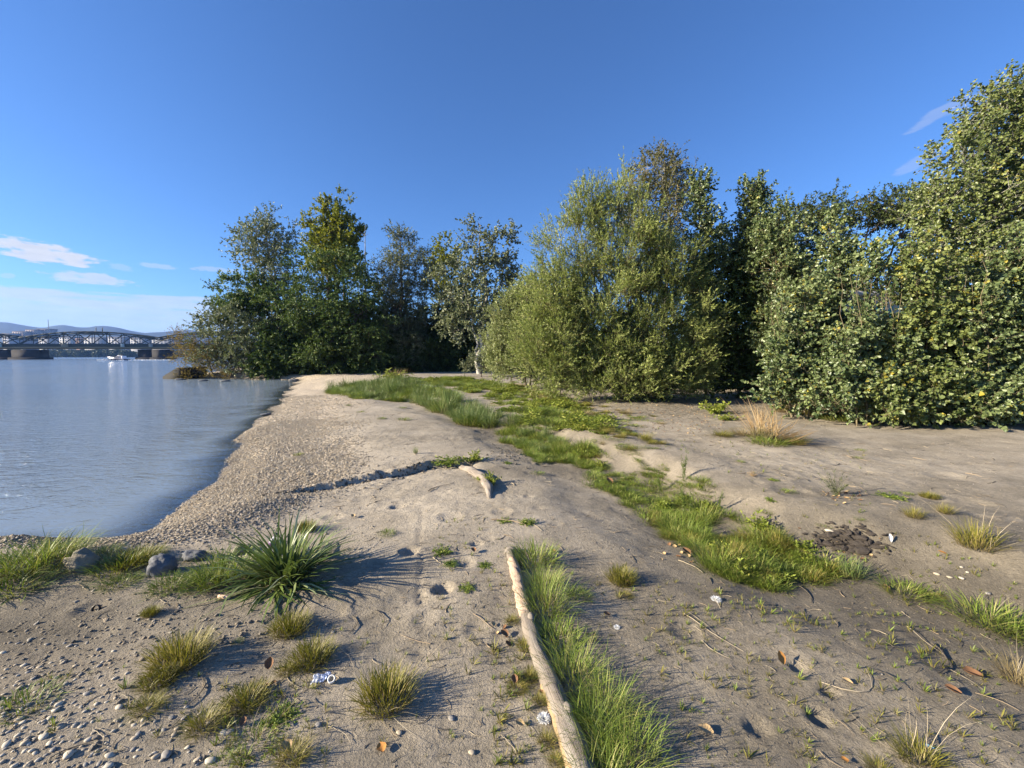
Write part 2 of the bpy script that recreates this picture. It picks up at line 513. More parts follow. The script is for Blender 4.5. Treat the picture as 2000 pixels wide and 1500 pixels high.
def mat_sand():
    b = NT('silty_sand'); o = b.obj()
    dry, grv, wet, org = b.attr('dry'), b.attr('gravel'), b.attr('wet'), b.attr('litter')
    n1 = b.noise(1.9, 8, .68, o); n2 = b.noise(28, 6, .7, o); n3 = b.noise(150, 5, .7, o)
    f = b.math('ADD', dry, b.math('MULTIPLY', b.math('SUBTRACT', n1, .5), 1.1))
    f = b.math('ADD', f, b.math('MULTIPLY', b.math('SUBTRACT', n2, .5), .75), clamp=True)
    c = b.ramp(f, [(0, (.13, .112, .083)), (.4, (.235, .203, .152)), (.7, (.37, .32, .245)), (1, (.50, .435, .335))])
    c = b.mix(b.maprange(n3, .52, .75, 0, .5), c, (.43, .38, .30))
    c = b.mix(b.maprange(n3, .46, .28, 0, .45), c, (.085, .075, .06))
    vo = b.n('ShaderNodeTexVoronoi', {'Vector': o, 'Scale': 22., 'Randomness': 1.})
    gc = b.ramp(b.n('ShaderNodeSeparateColor', {'Color': vo.outputs['Color']}).outputs[0],
                [(0, (.42, .36, .28)), (.35, (.54, .44, .31)), (.7, (.62, .52, .38)), (1, (.68, .62, .52))])
    gc = b.mix(b.maprange(vo.outputs['Distance'], .35, .75), gc, (.42, .35, .26))
    c = b.mix(grv, c, gc)
    c = b.mix(b.math('MULTIPLY', b.maprange(b.noise(9, 6, .7, o), .45, .62), b.math('MULTIPLY', org, .8)), c, (.075, .062, .042))
    c = b.mix(b.math('MULTIPLY', wet, .45), c, (.09, .077, .056))
    hgt = b.math('ADD', b.math('MULTIPLY', n2, 1.0), b.math('MULTIPLY', n3, .35))
    n4 = b.noise(70, 4, .75, o)
    nr = b.bump(b.math('ADD', hgt, b.math('MULTIPLY', n4, .9)), .016, 1.)
    nr = b.bump(b.math('MULTIPLY', b.math('SUBTRACT', 1, vo.outputs['Distance']), grv), .03, 1., nr)
    rough = b.maprange(wet, 0, 1, .92, .45)
    return b.done(b.pbr(c, rough, nr, .25))


M_sand = mat_sand()
xs = graded(-4200, 4200, -4.2, 5.2, .027, 1.022)
ys = graded(-4200, 4200, 1.2, 5.0, .026, 1.013)
ys = np.concatenate([ys[ys < -3][::6], ys[ys >= -3]])
GX, GY = np.meshgrid(xs, ys)
GZ = H(GX, GY)
gx, gy, gz = GX.ravel(), GY.ravel(), GZ.ravel()


def surface_attrs(x, y):
    d, w = shore(x, y); d = d + fbm(x * .9 + 3, y * .9, 3) * .35 * np.clip(y / 8, .4, 1.5)
    gd, gp, gs = poly_dist(GULLY, x, y); sg = gd * gs
    n = fbm(x * .7, y * .7, 4)
    dry = .62 + .25 * n
    dry = dry - .38 * np.exp(-((sg) / .8) ** 2) * (y < 12)
    dry = dry - .2 * sstep(.5, 1.2, x) * (1 - sstep(-.5, .3, sg)) * (1 - sstep(4.5, 6, y))          # darker ground in the hollow behind the log
    dry = dry + .18 * sstep(.5, 3, sg)
    dry = dry - .25 * sstep(-1.2, -3, x) * (1 - sstep(2.9, 3.6, y))
    dry = dry - .16 * (1 - sstep(2.2, 4.2, y)) - .06 * (1 - sstep(3.5, 6, y))
    dry = dry - .35 * np.exp(-(((x + 3.0) / .5) ** 2 + ((y - 2.45) / .3) ** 2))
    bw = np.interp(y, [3.1, 3.6, 6, 9, 14, 24, 34], [0, 1.7, 2.2, 2.4, 3.0, 5.2, 8])
    grv = (1 - sstep(.55, 1.15, d / np.maximum(bw, .01) + .25 * fbm(x * 1.5, y * 1.5, 3))) * sstep(3.2, 3.6, y + .2 * n) * (x < -1)
    grv = np.where(bw > 0, grv, 0) * (y < 60)
    low = sstep(-1.15, -2.2, x + .5 * n) * (1 - sstep(2.15, 2.5, y + .2 * n)) * .15
    wet = 1 - sstep(.05, .4, d + .3 * fbm(x * 3, y * 3, 2))
    lit = sstep(2.2, 4.5, x) * sstep(9, 11.5, y) * (1 - sstep(30, 40, y)) + .35 * sstep(.2, .6, vnoise(x * 1.3 + 9, y * 1.3))
    return np.clip(dry, 0, 1), np.clip(np.maximum(grv, low), 0, 1), wet, np.clip(lit, 0, 1), d


dry, grv, wet, lit, _ = surface_attrs(gx, gy)
# far land beyond the near beach reads as dark vegetation soil
far = sstep(38, 60, gy)
obj('ground', grid_mesh('ground', xs, ys, GZ, M_sand, {'dry': dry * (1 - far), 'gravel': grv, 'wet': wet, 'litter': np.maximum(lit, far)}), kind='structure')

# ------------------------------------------------------------------ river water
def mat_water():
    b = NT('river_water'); g = b.n('ShaderNodeNewGeometry').outputs['Position']
    dep = b.attr('depth')
    m1 = b.n('ShaderNodeMapping', {'Vector': g, 'Rotation': (0, 0, .35), 'Scale': (.55, 1.25, 1)}).outputs[0]
    big = b.noise(.55, 3, .5, m1); mid = b.noise(2.6, 4, .6, m1); sm = b.noise(9.0, 4, .6, m1)
    mid = b.math('SUBTRACT', 1., b.math('ABSOLUTE', b.math('SUBTRACT', b.math('MULTIPLY', mid, 2.), 1.)))      # sharp little crests
    cp = b.noise(.05, 3, .5, g)
    h = b.math('ADD', b.math('ADD', b.math('MULTIPLY', big, .45), b.math('MULTIPLY', b.noise(.12, 3, .5, m1), 1.2)), b.math('ADD', b.math('MULTIPLY', mid, .5), b.math('MULTIPLY', sm, .13)))
    h = b.math('MULTIPLY', h, b.maprange(cp, .3, .7, .65, 1.15))
    calm = b.maprange(dep, 0., .45, .18, 1.)
    h = b.math('MULTIPLY', h, calm)
    nr = b.bump(h, .34, 1.); nf = b.bump(h, .13, 1.)
    fr = b.n('ShaderNodeFresnel', {'IOR': 1.33, 'Normal': nf}).outputs[0]
    gl = b.n('ShaderNodeBsdfGlossy', {'Color': (1, 1, 1, 1), 'Roughness': .04, 'Normal': nr})
    murk_sky = b.n('ShaderNodeBsdfDiffuse', {'Color': (.21, .26, .30, 1)})  # murky body colour; its blue brightness stands in for sky reflection
    tr = b.n('ShaderNodeBsdfTransparent', {'Color': (.88, .88, .80, 1)})
    body = b.n('ShaderNodeMixShader', {0: b.maprange(dep, .0, .16, .15, 1.), 1: tr.outputs[0], 2: murk_sky.outputs[0]})
    return b.done(b.n('ShaderNodeMixShader', {0: fr, 1: body.outputs[0], 2: gl.outputs[0]}))


wx = graded(-4200, 4200, -12, -3.5, .12, 1.05)
wy = graded(-4200, 4200, 3.5, 16, .12, 1.05)
WX, WY = np.meshgrid(wx, wy)
hz = H(WX.ravel(), WY.ravel())
dep = np.clip(WATER_Z - hz, 0, 3)


def keep_wet(V, Fc):
    under = hz < WATER_Z + .15
    return under[Fc].any(1)


obj('river', grid_mesh('river', wx, wy, np.full(WX.shape, WATER_Z), mat_water(), {'depth': dep}, keep_wet), kind='structure', label='calm blue river with fine ripples reaching the far bank')

# ------------------------------------------------------------------ hills and far bank
M_hill = plain('wooded_hill', (.020, .033, .026), .9, .35, .02)
prof = [(-900, 640), (-500, 622), (-200, 633), (0, 629), (25, 630), (60, 637), (92, 641), (115, 636), (135, 635), (158, 640), (175, 640), (195, 637), (220, 637), (250, 644), (285, 651), (310, 649), (340, 647), (370, 644), (430, 652), (560, 645), (700, 655), (1000, 660), (1500, 668), (2600, 670)]
hp = np.arange(-900, 2601, 12)
hy = np.interp(hp, [p[0] for p in prof], [p[1] for p in prof]) + vnoise(hp * .05, hp * 0 + 3) * 1.2
rows = []
for (Yd, k) in [(1500, 0.0), (1800, .3), (2200, .62), (2600, 1.0), (2700, .98), (3400, .5), (3800, 0)]:
    wob = vnoise(hp * .03 + Yd, hp * 0 + Yd * .01) * .25 * k * (1 - k)
    rows.append(np.stack([(hp - CX) / F * Yd, np.full(len(hp), Yd), (HOR - hy) / F * 2600 * (k + wob) + 1.0], 1))
hv = np.concatenate(rows); n = len(hp)
i = (np.arange(len(rows) - 1)[:, None] * n + np.arange(n - 1)[None]).ravel()
obj('hills', mesh_np('hills', hv, np.stack([i, i + 1, i + n + 1, i + n], 1), M_hill, smooth=True), kind='structure')

# ------------------------------------------------------------------ trees
def bez(a, c, b, t):
    t = t[None, :, None]
    return a[:, None] * (1 - t) ** 2 + 2 * c[:, None] * t * (1 - t) + b[:, None] * t ** 2


LEAF_ONE = None


def make_tree(name, label, cat, lobes, stems, r0, ncl, ntw, nlf, twl, leaf, m_leaf, m_bark, seed, up=.35, out=.5, droop=.0, shell=.42,
              spread=.7, group=None, rnd=False, lean_leaf=.6, minz=.1, twig_r=.004, big=0, mid=.42, limb_r=.4, along=.15, hide_twigs=False, flat=1.0, volp=.75):
    """lobes: (center Vector, rx, ry, rz); stems: list of polylines (base first). Branches run stem > limb > cluster > twig > leaf."""
    R = np.random.default_rng(seed)
    base = stems[0][0]
    root = empty(name, base, label=label, cat=cat, group=group)
    # skeleton
    sk_p, sk_r, tub = [], [], []
    for si, st in enumerate(stems):
        P = np.array([list(p) for p in st], float)
        t = np.linspace(0, 1, len(P)); tt = np.linspace(0, 1, 9)
        Q = np.stack([np.interp(tt, t, P[:, k]) for k in range(3)], 1)
        Q[1:-1] += R.normal(0, .018, (7, 3)) * np.linalg.norm(Q[-1] - Q[0]) * .6
        rr = r0 * (1 if si == 0 else .75) * (1 - .86 * tt); rr[0] *= 1.25
        tub.append(tubes(Q[None], rr[None], 7)); sk_p.append(Q[1:]); sk_r.append(rr[1:])
    SP = np.concatenate(sk_p); SR = np.concatenate(sk_r)
    for (c, rx, ry, rz) in lobes:
        c = np.array(c)
        dd = np.linalg.norm(SP - c, axis=1) + 2.5 * np.maximum(0, SP[:, 2] - c[2] + .25 * rz)
        j = int(np.argmin(dd)); a = SP[j]
        ctl = (a + c) / 2 + np.array([0, 0, -.12 * np.linalg.norm(c - a)])
        Q = bez(a[None], ctl[None], c[None], np.linspace(0, 1, 6))[0]
        Q[1:-1] += R.normal(0, .04, (4, 3)) * np.linalg.norm(c - a)
        rr = np.linspace(SR[j] * .75, max(SR[j] * .22, .008), 6)
        tub.append(tubes(Q[None], rr[None], 5)); SP = np.concatenate([SP, Q[1:]]); SR = np.concatenate([SR, rr[1:]])
    # clusters
    vol = np.array([l[1] * l[2] * l[3] for l in lobes]) ** volp
    li = R.choice(len(lobes), ncl, p=vol / vol.sum())
    LC = np.array([list(l[0]) for l in lobes]); LR = np.array([l[1:] for l in lobes])
    u = norm(R.normal(size=(ncl, 3))); rad = R.random(ncl) ** shell
    rad = rad * (1 + .16 * R.normal(size=ncl))
    C = LC[li] + u * rad[:, None] * LR[li]
    # a thin spot in the foliage at head height in front of the graffiti wall
    thin = (np.abs(C[:, 0] / C[:, 1] - .885) < .085) & (np.abs((C[:, 2] - CAM_H) / C[:, 1] - .128) < .055) & (C[:, 1] < 15) & (R.random(ncl) < .85)
    C[thin, 2] -= R.uniform(1.1, 1.7, int(thin.sum()))
    zg = H(C[:, 0], C[:, 1], False)
    C[:, 2] = np.where(C[:, 2] < zg + minz, zg + minz + R.random(ncl) * .35, C[:, 2])
    ctint = R.normal(0, .17, ncl)
    D = np.linalg.norm(C[:, None] - SP[None], axis=2) + 1.6 * np.maximum(0, SP[None, :, 2] - C[:, None, 2] + .1)
    j = D.argmin(1); A = SP[j]
    ctl = (A + C) / 2 + np.array([0, 0, .08]) * np.linalg.norm(C - A, axis=1)[:, None]
    Q = bez(A, ctl, C, np.linspace(0, 1, 5))
    rr = np.minimum(SR[j] * .6, .03)[:, None] * np.linspace(1, .3, 5)[None]
    tub.append(tubes(Q, rr, 4))
    v, f = merge(tub)
    obj('trunk', mesh_np('trunk', v, f, m_bark, smooth=True), root)
    # twigs
    nt = ncl * ntw; ci = np.repeat(np.arange(ncl), ntw)
    outw = norm((C - LC[li]) / LR[li] + 1e-6)[ci]
    d = norm(R.normal(size=(nt, 3)) * np.array([1, 1, flat]) * spread + outw * out + np.array([0, 0, up]))
    ln = twl * R.uniform(.55, 1.25, nt)[:, None]
    B = C[ci] + R.normal(0, .12 * twl, (nt, 3)); T = B + d * ln
    T[:, 2] -= droop * ln[:, 0] * R.uniform(.3, 1.2, nt)
    zg = H(T[:, 0], T[:, 1], False); T[:, 2] = np.maximum(T[:, 2], zg + .04)
    ct = (B + T) / 2 + np.array([0, 0, .16]) * ln * (.5 + droop)
    if not hide_twigs:
        tv, tf = tubes(bez(B, ct, T, np.linspace(0, 1, 4)), twig_r * np.linspace(1, .35, 4)[None].repeat(nt, 0), 3)
        obj('twigs', mesh_np('twigs', tv, tf, m_bark), root)['kind'] = 'stuff'
    # leaves
    nl = nt * nlf; ti = np.repeat(np.arange(nt), nlf)
    t = R.uniform(along, 1.0, nl)[:, None]
    p = B[ti] * (1 - t) ** 2 + 2 * ct[ti] * t * (1 - t) + T[ti] * t ** 2
    tg = norm(2 * (1 - t) * (ct[ti] - B[ti]) + 2 * t * (T[ti] - ct[ti]))
    ld = norm(tg * lean_leaf + norm(R.normal(size=(nl, 3))) * (1 - lean_leaf * .45))
    if rnd or droop < 0: ld = norm(ld + np.array([0, 0, -.35]))
    nr = norm(R.normal(size=(nl, 3)) * .75 + np.array([-.62, -.3, .42]))
    sz = R.uniform(.65, 1.25, nl)
    tint = np.clip(.45 + ctint[ci][ti] + R.normal(0, .2, nl), 0, 1)
    L_, W_ = leaf[0] * sz, leaf[1] * sz
    if big:                                     # the leaves that show largest stand alone
        g = p[:, 1] + R.random(nl) * .6 + np.abs(p[:, 0] / p[:, 1]) * 0
        pick = np.argsort(g)[:big * 4:4]
        for q in pick:
            dd = Vector(ld[q]); s_ = dd.cross(Vector(nr[q])).normalized(); u_ = s_.cross(dd)
            M = Matrix((s_, dd, u_)).transposed().to_4x4(); M.translation = Vector(p[q])
            obj('leaf', LEAF_ONE[q % len(LEAF_ONE)], root, M @ Matrix.Diagonal((W_[q] * 1.15, L_[q] * 1.15, L_[q], 1)))
        k = np.ones(nl, bool); k[pick] = False
        p, ld, nr, L_, W_, tint = p[k], ld[k], nr[k], L_[k], W_[k], tint[k]
    v, f, rep = leaves_np(p, ld, nr, L_, W_, mid=mid, rnd=rnd)
    obj('crown', mesh_np('crown', v, f, m_leaf, fattr={'tint': np.repeat(tint, rep)}), root)['kind'] = 'stuff'
    return root


def shoots(Y, cxp, top, base_y, half, n, seed, lobes, sts):
    """upright leafy shoots: each a thin stem of its own with a narrow column of leaves"""
    R = np.random.default_rng(seed)
    for k in range(n):
        xt = cxp + R.uniform(-1, 1) * half; xb = cxp + (xt - cxp) * .55
        yt = top + (base_y - top) * (R.random() ** 1.3) * .5 + 40 * ((xt - cxp) / half) ** 2
        Yk = Y + R.uniform(-.35, .9)
        p = stem(Yk, (xb, base_y), ((xb + xt) / 2 + R.normal(0, 4), (base_y + yt) / 2), (xt, yt))
        sts.append(p)
        L_ = (p[-1] - p[0]).length
        c = p[0].lerp(p[-1], .6)
        lobes.append((c, R.uniform(.13, .24), R.uniform(.13, .24), L_ * .44))
    return lobes, sts


def lob(Y, specs, depth=1.0):
    """crown lobes at a distance: (px, py, half width px, half height px [, distance offset])"""
    r = []
    for s in specs:
        dy = s[4] if len(s) > 4 else 0
        c = at(s[0], s[1], Y + dy); k = (Y + dy) / F
        r.append((c, s[2] * k, s[2] * k * depth, s[3] * k))
    return r


def stem(Y, *pts, z0=None):
    P = [at(px, py, Y + (0)) for (px, py) in pts]
    g = float(H(np.array([P[0].x]), np.array([P[0].y]), False)[0])
    P[0].z = g - .1
    return P


M_bark_dark = bark_mat('dark_bark', (.07, .055, .04), (.16, .13, .10))
M_bark_pale = bark_mat('pale_bark', (.16, .15, .12), (.50, .48, .42), 5)
M_bark_twig = bark_mat('tan_shoot_bark', (.12, .10, .06), (.23, .19, .115))
L_silver = leaf_mat('silver_poplar_leaf', (.08, .10, .045), (.235, .26, .14), (.34, .36, .25), .2, .45, .12)
L_yellow = leaf_mat('yellowing_poplar_leaf', (.11, .135, .018), (.33, .33, .04), (.42, .36, .05), .38)
L_robinia = leaf_mat('dark_robinia_leaf', (.038, .07, .018), (.13, .185, .045), (.21, .25, .06), .22, .55, .06, .2)
L_greywil = leaf_mat('grey_willow_leaf', (.075, .092, .045), (.18, .20, .11), (.24, .26, .16), .22, .5, .1)
L_willow = leaf_mat('olive_willow_leaf', (.13, .17, .036), (.37, .425, .14), (.50, .50, .22), .33, .42, .1)
L_willow2 = leaf_mat('greyish_willow_leaf', (.14, .17, .06), (.37, .41, .18), (.46, .48, .28), .3, .42, .1)
L_birch = leaf_mat('small_olive_leaf', (.07, .075, .022), (.16, .15, .05), (.22, .17, .06), .3)
L_poplar = leaf_mat('black_poplar_leaf', (.055, .09, .032), (.235, .285, .115), (.34, .29, .04), .28, .38, .035, .5)
L_poplar_y = leaf_mat('yellower_poplar_leaf', (.07, .105, .030), (.26, .30, .095), (.32, .28, .045), .33, .4, .05, .5)  # poplar leaf of a yellower, slightly lighter green
L_sumac = leaf_mat('dark_sumac_leaf', (.028, .048, .014), (.085, .105, .028), (.2, .17, .04), .25, .5, .05)
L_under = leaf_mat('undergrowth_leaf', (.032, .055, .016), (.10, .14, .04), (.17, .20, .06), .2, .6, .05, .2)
L_brown = leaf_mat('rusty_bush_leaf', (.11, .085, .018), (.29, .21, .045), (.38, .26, .07), .3, .5, .15)
L_lime = leaf_mat('bright_bush_leaf', (.09, .13, .02), (.21, .26, .05), (.32, .32, .07), .35)

# one poplar leaf: heart-shaped, with a short stalk
hv_ = np.array([[0, 0, 0], [.5, .12, .10], [.52, .38, .13], [.26, .72, .05], [0, 1.05, -.12], [-.26, .72, .05], [-.52, .38, .13], [-.5, .12, .10], [0, .5, -.02]])
hf_ = [np.array([[0, 1, 2, 8], [8, 2, 3, 4], [8, 4, 5, 6], [0, 8, 6, 7]])]
LEAF_ONE = []
for tint_ in (.25, .45, .6, .75, .99):
    LEAF_ONE.append(mesh_np('poplar_leaf', hv_, hf_, L_poplar, fattr={'tint': [tint_] * 4}))

PEN = 'trees on the peninsula behind the beach'
make_tree('poplar_tree', 'slender silvery poplar with airy round crown above the river tip', 'tree',
          lob(41, [(520, 470, 48, 42), (545, 520, 38, 50), (490, 500, 36, 45), (560, 480, 20, 45), (525, 570, 40, 50), (500, 450, 30, 25), (555, 560, 18, 35)]),
          [stem(41, (572, 725), (560, 640), (535, 560), (520, 460))], .28, 190, 6, 13, 1.25, (.19, .13), L_silver, M_bark_pale, 21, up=.3, group=PEN)
make_tree('poplar_tree', 'tall poplar with yellow-green upright crown, the highest of the peninsula', 'tree',
          lob(48, [(650, 425, 15, 42), (630, 430, 13, 44), (672, 435, 17, 46), (602, 455, 11, 42), (616, 480, 20, 34), (690, 470, 16, 46), (710, 455, 6, 26), (650, 480, 44, 44), (660, 520, 56, 36), (662, 405, 8, 22)]),
          [stem(48, (655, 725), (655, 600), (650, 410)), stem(48, (655, 725), (640, 560), (604, 440)), stem(48, (655, 725), (670, 560), (690, 450))], .35, 300, 7, 14, .85, (.22, .17), L_yellow, M_bark_dark, 22, up=1.2, out=.25, group=PEN)
make_tree('robinia_tree', 'broad dark green robinia with layered drooping sprays behind the beach', 'tree',
          lob(38, [(645, 525, 62, 34), (690, 550, 46, 50), (610, 545, 40, 30), (600, 590, 60, 40), (650, 620, 80, 45), (570, 640, 40, 45), (700, 640, 55, 45), (640, 680, 75, 35), (710, 600, 30, 60), (575, 690, 40, 35), (720, 690, 40, 30)]),
          [stem(38, (650, 728), (645, 640), (640, 540)), stem(38, (670, 728), (690, 640), (690, 570))], .3, 330, 8, 16, 1.5, (.20, .11), L_robinia, M_bark_dark, 23, up=.12, out=.6, droop=.28, flat=.4, group=PEN)
make_tree('willow_tree', 'grey-green pointed willow between the dark robinia and the white-stemmed poplar', 'tree',
          lob(41, [(783, 480, 26, 32), (775, 530, 42, 50), (815, 560, 30, 60), (760, 580, 32, 50), (790, 630, 55, 60), (830, 520, 14, 40), (782, 690, 55, 40)]),
          [stem(41, (790, 725), (785, 620), (783, 470))], .3, 260, 8, 16, 1.2, (.22, .075), L_greywil, M_bark_dark, 24, up=.7, out=.4, group=PEN)
make_tree('poplar_tree', 'small yellow-green poplar top showing behind the white-stemmed poplar', 'tree',
          lob(47, [(866, 510, 30, 34), (855, 550, 30, 40), (880, 590, 30, 40)]),
          [stem(47, (870, 725), (868, 600), (866, 500))], .25, 90, 6, 13, 1.1, (.22, .17), L_yellow, M_bark_dark, 25, up=.8, group=PEN)
make_tree('poplar_tree', 'white-stemmed poplar with airy grey-green crown and visible pale trunk', 'tree',
          lob(36, [(935, 455, 26, 28), (955, 490, 45, 38), (1000, 470, 16, 26), (905, 530, 50, 38), (950, 560, 50, 45), (880, 580, 38, 48), (995, 530, 22, 40), (985, 590, 25, 35), (910, 630, 42, 40), (945, 615, 35, 30), (875, 640, 20, 30), (1010, 545, 10, 20)]),
          [stem(36, (938, 730), (934, 660), (950, 560), (938, 440)), stem(36, (938, 730), (930, 670), (905, 560)), stem(36, (938, 730), (950, 640), (1000, 490))], .24, 250, 6, 12, .95, (.18, .15), L_silver, M_bark_pale, 26, up=.25, out=.55, group=PEN)
make_tree('riverside_bush', 'tall silvery bush leaning over the water at the river tip', 'bush',
          lob(38, [(460, 640, 60, 45), (430, 670, 55, 40), (490, 690, 60, 40), (420, 630, 30, 20), (520, 660, 50, 50), (460, 710, 60, 22)]),
          [stem(38, (480, 738), (470, 690), (440, 640)), stem(38, (500, 738), (510, 680), (520, 640))], .14, 240, 8, 14, 1.0, (.17, .10), L_silver, M_bark_dark, 27, up=.4, out=.5, group=PEN)
make_tree('ailanthus_tree', 'dark green small tree with feathery fronds below the silvery poplar', 'tree',
          lob(39.5, [(485, 570, 45, 28), (445, 590, 25, 22), (515, 600, 40, 36), (470, 615, 40, 24)]),
          [stem(39.5, (520, 735), (510, 660), (480, 580))], .15, 110, 8, 15, 1.1, (.26, .11), L_robinia, M_bark_dark, 28, up=.2, flat=.45, group=PEN)
make_tree('riverside_bush', 'rusty yellow-brown bush overhanging the water at the very tip', 'bush',
          lob(37.2, [(395, 680, 30, 28), (370, 690, 28, 32), (410, 715, 40, 25), (350, 660, 22, 14), (430, 700, 25, 30), (375, 725, 26, 12), (400, 733, 50, 8), (455, 733, 40, 8)]),
          [stem(37.2, (420, 738), (405, 700), (385, 665)), stem(37.2, (410, 738), (380, 705), (345, 660))], .07, 130, 9, 12, .85, (.10, .045), L_brown, M_bark_dark, 29, up=.5, out=.5, group=PEN)
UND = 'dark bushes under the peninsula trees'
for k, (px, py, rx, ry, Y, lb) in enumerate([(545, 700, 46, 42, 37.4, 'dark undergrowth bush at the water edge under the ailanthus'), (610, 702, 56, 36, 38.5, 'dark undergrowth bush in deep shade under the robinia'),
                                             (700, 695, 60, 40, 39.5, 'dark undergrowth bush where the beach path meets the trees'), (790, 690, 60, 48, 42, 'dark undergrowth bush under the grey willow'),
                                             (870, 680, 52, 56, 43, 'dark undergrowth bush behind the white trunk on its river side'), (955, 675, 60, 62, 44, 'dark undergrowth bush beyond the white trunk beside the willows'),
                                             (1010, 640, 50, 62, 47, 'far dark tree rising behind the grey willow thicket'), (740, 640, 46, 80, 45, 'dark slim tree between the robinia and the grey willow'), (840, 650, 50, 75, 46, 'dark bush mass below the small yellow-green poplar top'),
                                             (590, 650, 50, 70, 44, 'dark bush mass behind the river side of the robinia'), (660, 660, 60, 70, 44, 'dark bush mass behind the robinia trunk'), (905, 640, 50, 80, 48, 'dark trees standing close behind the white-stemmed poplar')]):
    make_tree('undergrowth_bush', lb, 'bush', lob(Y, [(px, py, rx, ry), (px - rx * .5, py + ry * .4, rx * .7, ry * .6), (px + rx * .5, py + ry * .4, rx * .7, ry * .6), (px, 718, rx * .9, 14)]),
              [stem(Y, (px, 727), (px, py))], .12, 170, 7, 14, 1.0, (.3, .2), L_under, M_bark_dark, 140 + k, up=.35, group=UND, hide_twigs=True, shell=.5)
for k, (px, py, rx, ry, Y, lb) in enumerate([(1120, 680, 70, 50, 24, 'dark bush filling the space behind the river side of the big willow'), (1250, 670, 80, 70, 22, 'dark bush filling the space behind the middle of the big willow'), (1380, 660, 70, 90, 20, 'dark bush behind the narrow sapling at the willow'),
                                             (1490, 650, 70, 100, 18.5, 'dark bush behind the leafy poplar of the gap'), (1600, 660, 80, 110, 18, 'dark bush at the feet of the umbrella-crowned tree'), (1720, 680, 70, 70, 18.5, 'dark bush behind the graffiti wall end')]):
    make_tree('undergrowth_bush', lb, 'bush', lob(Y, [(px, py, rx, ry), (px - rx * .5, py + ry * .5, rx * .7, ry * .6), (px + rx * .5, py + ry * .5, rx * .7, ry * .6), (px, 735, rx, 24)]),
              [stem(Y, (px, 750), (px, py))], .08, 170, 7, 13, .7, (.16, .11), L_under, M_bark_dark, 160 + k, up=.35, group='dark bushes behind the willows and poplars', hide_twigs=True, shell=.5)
make_tree('riverside_bush', 'low pale-leaved bush at the foot of the white trunk beside the path', 'bush',
          lob(31, [(935, 705, 26, 14), (965, 712, 26, 12), (915, 715, 18, 8)]), [stem(31, (940, 726), (940, 705))], .05, 60, 8, 10, .5, (.13, .07), L_greywil, M_bark_dark, 55, group=UND)
make_tree('riverside_bush', 'bright green bush top catching sun above the grey willow thicket', 'bush',
          lob(27, [(1038, 590, 22, 32), (1050, 620, 26, 40), (1040, 660, 30, 40)]), [stem(27, (1045, 720), (1040, 600))], .06, 80, 8, 12, .6, (.11, .08), L_lime, M_bark_dark, 56, up=.7)
# bare dead tree
dt = empty('dead_tree', at(716, 727, 44), label='bare dead treetop sticking up beside the yellow-green poplar', cat='tree')
base = at(714, 640, 44)
P = [np.linspace(base, at(713, 440, 44), 6)]
tb = [tubes(np.array(P), np.linspace(.14, .02, 6)[None], 5)]
for k in range(16):
    h = random.uniform(.25, .95); a = np.array(base) * (1 - h) + np.array(at(713, 440, 44)) * h
    b = a + np.array([random.uniform(-1.3, 1.5), random.uniform(-1, 1), random.uniform(.5, 2.2)]) * (1.1 - h * .6)
    tb.append(tubes(np.array([np.linspace(a, b, 4) + np.random.default_rng(k).normal(0, .05, (4, 3))]), np.linspace(.035, .008, 4)[None], 4))
g0 = at(716, 727, 44); tb.append(tubes(np.array([np.linspace(g0, base, 4)]), np.linspace(.2, .14, 4)[None], 5))
v, f = merge(tb); obj('trunk', mesh_np('trunk', v, f, M_bark_pale), dt)

RT = 'willows and poplars along the sand'
make_tree('willow_shrub', 'grey-leaved willow thicket farther back, beyond the big olive willow', 'shrub',
          lob(20, [(1000, 640, 38, 54), (1035, 630, 44, 76), (980, 680, 34, 40), (1030, 580, 26, 30), (1045, 700, 45, 40), (1010, 600, 22, 22), (1000, 710, 40, 22)]),
          [stem(20, (1030, 740), (1020, 690), (1000, 630)), stem(20, (1035, 740), (1040, 680), (1040, 600)), stem(20, (1040, 740), (1060, 700), (1050, 660))], .05, 380, 12, 16, .75, (.115, .032), L_willow2, M_bark_twig, 60, up=.55, out=.6, group=RT)
make_tree('willow_shrub', 'huge rounded olive-green willow shrub with fine narrow leaves on the sand', 'shrub',
          lob(14.6, [(1120, 500, 56, 80), (1145, 430, 34, 55), (1165, 400, 24, 40), (1215, 480, 70, 100), (1205, 400, 34, 45), (1090, 590, 66, 85), (1065, 620, 50, 70), (1200, 600, 100, 110), (1290, 640, 85, 110), (1310, 560, 55, 90), (1250, 700, 100, 70), (1345, 690, 50, 65), (1090, 690, 80, 66), (1050, 680, 55, 55), (1265, 520, 55, 80), (1180, 725, 90, 56), (1290, 748, 75, 45), (1230, 752, 90, 40), (1360, 735, 40, 45), (1130, 640, 70, 90), (1370, 620, 40, 80), (1110, 735, 60, 36)], .85),
          [stem(14.6, (1265, 790), (1180, 650), (1130, 430)), stem(14.6, (1270, 790), (1220, 600), (1200, 380)), stem(14.6, (1275, 790), (1180, 720), (1080, 600)), stem(14.6, (1280, 790), (1310, 640), (1320, 520)), stem(14.6, (1280, 790), (1330, 720), (1380, 660)), stem(14.6, (1280, 790), (1270, 600), (1260, 470))],
          .06, 1350, 12, 18, .66, (.090, .022), L_willow, M_bark_twig, 61, up=.8, out=.65, spread=.42, shell=.36, lean_leaf=.85, along=.05, group=RT)
